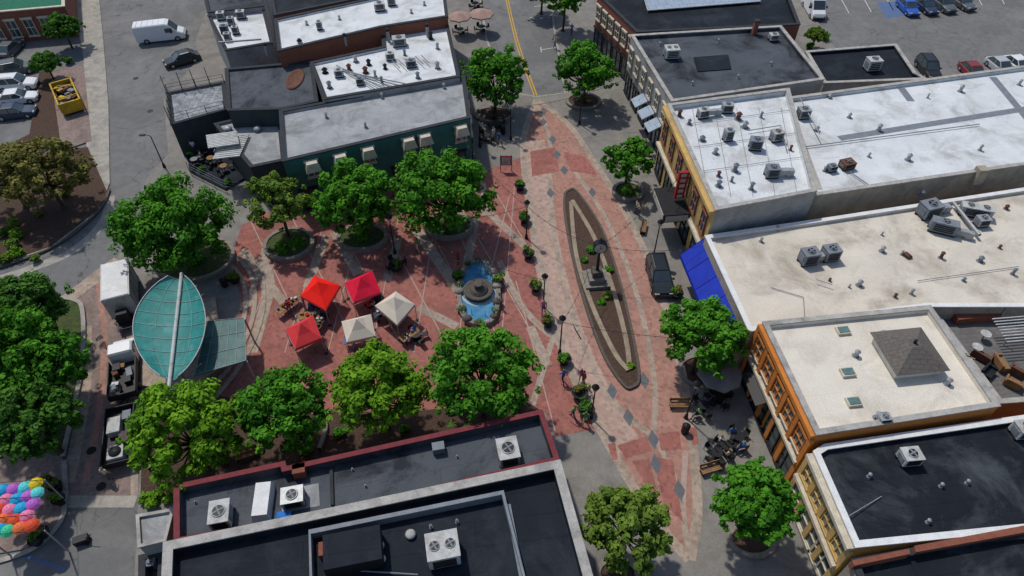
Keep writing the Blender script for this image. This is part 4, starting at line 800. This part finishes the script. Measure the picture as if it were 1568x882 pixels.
# ---------- people
def person_base(pose):
    hz=-.43 if pose=='sit' else 0
    pts=[('pel',(0,0,.95+hz),(.15,.11),None,'t'),('sp',(0,0,1.15+hz),(.13,.1),'pel','s'),('ch',(0,.0,1.37+hz),(.17,.11),'sp','s'),('nk',(0,0,1.5+hz),(.055,.055),'ch','k'),('hd',(0,.02,1.62+hz),(.085,.1),'nk','k'),('tp',(0,.0,1.73+hz),(.07,.08),'hd','h')]
    for s,n in ((-1,'L'),(1,'R')):
        if pose=='sit': kn,ank,toe=(s*.11,.45,.52),(s*.12,.46,.1),(s*.13,.62,.04); el,wr,hd=(s*.24,.05,.72),(s*.16,.3,.66),(s*.13,.38,.64)
        elif pose=='walk': kn,ank,toe=(s*.1,.14*s+.06,.5),(s*.1,.27*s-.05,.1),(s*.1,.27*s+.12,.04); el,wr,hd=(s*.25,-.12*s,1.15),(s*.25,-.22*s+.12,.93),(s*.25,-.24*s+.17,.86)
        else: kn,ank,toe=(s*.11,.02,.5),(s*.12,-.02,.09),(s*.14,.15,.04); el,wr,hd=(s*.25,-.02,1.14),(s*.26,.08,.92),(s*.26,.11,.84)
        pts+=[('hip'+n,(s*.09,0,.9+hz),(.09,.09),'pel','t'),('kn'+n,kn,(.062,.062),'hip'+n,'t'),('an'+n,ank,(.042,.042),'kn'+n,'t'),('toe'+n,toe,(.045,.035),'an'+n,'o'),
              ('sh'+n,(s*.18,0,1.42+hz),(.065,.06),'ch','s'),('el'+n,el,(.045,.045),'sh'+n,'s'),('wr'+n,wr,(.03,.03),'el'+n,'k'),('ha'+n,hd,(.038,.022),'wr'+n,'k')]
        H=Vector(hd); D=(H-Vector(wr)).normalized(); X=Vector((1,0,0)) if pose=='sit' else Vector((0,1,0))
        for k,(o,l) in enumerate(((-.03,.06),(-.01,.075),(.01,.07),(.03,.055))):
            pts.append(('f%d'%k+n,tuple(H+X*o+D*(l+.02)),(.009,.009),'ha'+n,'k'))
        pts.append(('th'+n,tuple(H+X*.055+D*.01),(.01,.01),'ha'+n,'k'))
    idx={p[0]:i for i,p in enumerate(pts)}; me=bpy.data.meshes.new('tmp'); me.from_pydata([p[1] for p in pts],[(idx[p[3]],i) for i,p in enumerate(pts) if p[3]],[])
    o=bpy.data.objects.new('tmp',me); COL.objects.link(o); sk=o.modifiers.new('s','SKIN'); sk.use_smooth_shade=True
    for i,p in enumerate(pts):
        sv=me.skin_vertices[0].data[i]; sv.radius=p[2]; sv.use_root=(i==0)
    ss=o.modifiers.new('ss','SUBSURF'); ss.levels=1; ss.render_levels=1
    dg=bpy.context.evaluated_depsgraph_get(); dg.update(); m2=bpy.data.meshes.new_from_object(o.evaluated_get(dg))
    segs=[(Vector(pts[idx[p[3]]][1]),Vector(p[1]),p[4]) for p in pts if p[3]]
    tags=[]
    for f in m2.polygons:
        q=Vector(f.center); best=None
        for a_,b_,t in segs:
            ab=b_-a_; k=max(0,min(1,(q-a_).dot(ab)/max(ab.length_squared,1e-6))); dd=(q-(a_+ab*k)).length
            if best is None or dd<best[0]: best=(dd,t)
        t=best[1]
        if q.z>1.58+hz and (q.y<-.01 or q.z>1.69+hz): t='h'
        tags.append('tskho'.index(t))
    bpy.data.objects.remove(o); return m2,tags,hz
bases={k:person_base(k) for k in ('stand','walk','sit')}
skinm=[mat('skin_light',(.45,.26,.18),None,5,.6,fine=0),mat('skin_brown',(.2,.1,.06),None,5,.6,fine=0)]
cl=[mat('cloth_%d'%i,c,None,5,.9) for i,c in enumerate([(.05,.07,.14),(.65,.65,.65),(.5,.03,.03),(.04,.18,.5),(.12,.12,.12),(.12,.35,.12),(.65,.55,.4),(.08,.1,.2),(.5,.12,.3)])]
hair=[mat('hair_dark',(.02,.015,.01),None,5),mat('hair_blond',(.3,.2,.08),None,5)]
eyeM=mat('eye',(.03,.03,.03),None,5,.3)
def person(u,v,pose='stand',ang=0.,z=Z1,i=None):
    m2,tags,hz=bases[pose]; me=m2.copy(); me.materials.clear(); k=random.choice([1,1,2,3,5,6,8,1,6,3])
    for m in (random.choice([cl[0],cl[7],cl[6],cl[4]]),cl[k],random.choice(skinm),random.choice(hair),black): me.materials.append(m)
    me.polygons.foreach_set('material_index',tags); e=root('person'); o=bpy.data.objects.new('body',me); COL.objects.link(o); o.parent=e
    b=MB()
    for s in (-1,1): b.lathe((s*.033,.105,1.635+hz),[(.012,-.008),(.014,0),(.01,.008)],eyeM,6); b.box((s*.09,.0,1.62+hz),(.02,.04,.06),0,me.materials[2])
    b.cone((0,.1,1.63+hz),(0,.135,1.6+hz),.01,.018,me.materials[2],5); b.box((0,.108,1.565+hz),(.045,.012,.01),0,sign_red); bo=b.obj('face',e)
    c=P(u,v,z); e.location=c; e.rotation_euler=(0,0,ang); e.scale=(1.04,)*3
for u,v,p,a in ((862,586,'walk',.5),(889,585,'walk',-.3),(893,588,'stand',2.),(878,640,'walk',1.),(978,332,'walk',.3),(974,327,'stand',2),(765,222,'walk',2.8),(756,215,'stand',1),(737,205,'stand',0),(480,480,'stand',1),(500,486,'stand',-1),(468,472,'stand',2),(600,505,'stand',2.),(588,484,'stand',0),(627,528,'sit',1),(635,512,'sit',-2),(1113,702,'sit',.5),(1135,690,'sit',2),(1100,680,'sit',4),(1118,668,'sit',3),(1068,640,'sit',2),(875,55,'walk',.2),(850,75,'walk',1),(300,235,'stand',0),(310,245,'sit',2),(335,240,'sit',1),(545,538,'stand',2),(500,535,'stand',3),(190,515,'stand',2),(170,735,'stand',0),(765,470,'stand',2),(702,405,'stand',1),(640,385,'walk',1),(895,650,'walk',3),(745,418,'stand',3),(832,480,'walk',3),(445,480,'stand',.5)):
    person(u,v,p,a,z=.4 if u in(300,310,335) else Z1)
for u,v in ((295,225),(325,250),(345,262),(300,252)): table_set(u,v,.4,.4,3,wood if u>310 else hvg)
for u,v in ((290,215),(318,215),(292,240),(310,262),(350,280)): bush(u,v,6,LG,.5)
b=MB()
for u,v in ((155,745),(230,170),(208,120),(140,690),(905,470),(175,355)):
    c=P(u,v,0); z=Z2+.01 if u>800 else .02; b.cone((c.x,c.y,z-.01),(c.x,c.y,z),.35,.35,dark,14)
b.obj('manhole_cover')
b=MB(); c=P(128,830,0)
b.box(c+Vector((0,0,.35)),(.9,.5,.5),.4,dark); b.cone(c+Vector((-.35,-.25,.15)),c+Vector((-.35,.25,.15)),.15,.15,black,8); b.cone(c+Vector((.35,-.25,.15)),c+Vector((.35,.25,.15)),.15,.15,black,8); b.tube([c+Vector((.4,0,.6)),c+Vector((.9,.1,1.)),],.03,dark); b.obj('utility_cart')
# ---------- light, world, camera
el=math.radians(60); az=math.radians(-38)
sd=Vector((math.sin(az)*math.cos(el),math.cos(az)*math.cos(el),math.sin(el)))
s=bpy.data.lights.new('sun','SUN'); s.energy=2.85; s.angle=math.radians(2.); s.color=(1,.955,.88); so=bpy.data.objects.new('sun',s); COL.objects.link(so); so.rotation_euler=(-sd).to_track_quat('-Z','Y').to_euler()
w=bpy.data.worlds.new('World'); S.world=w; w.use_nodes=True; nt=w.node_tree; sk=nt.nodes.new('ShaderNodeTexSky'); sk.sky_type='NISHITA'; sk.sun_disc=False; sk.sun_elevation=el; sk.sun_rotation=az%(2*math.pi)
nt.links.new(sk.outputs[0],nt.nodes['Background'].inputs[0]); nt.nodes['Background'].inputs[1].default_value=.115
cd=bpy.data.cameras.new('camera'); co=bpy.data.objects.new('camera',cd); COL.objects.link(co); co.location=(0,0,CH); co.rotation_euler=(math.pi/2-PITCH,0,0); cd.sensor_width=36; cd.lens=36*FL/1568; cd.clip_end=4000; cd.clip_start=.5; S.camera=co
S.view_settings.view_transform='Standard'; S.view_settings.look='None'; S.view_settings.exposure=0
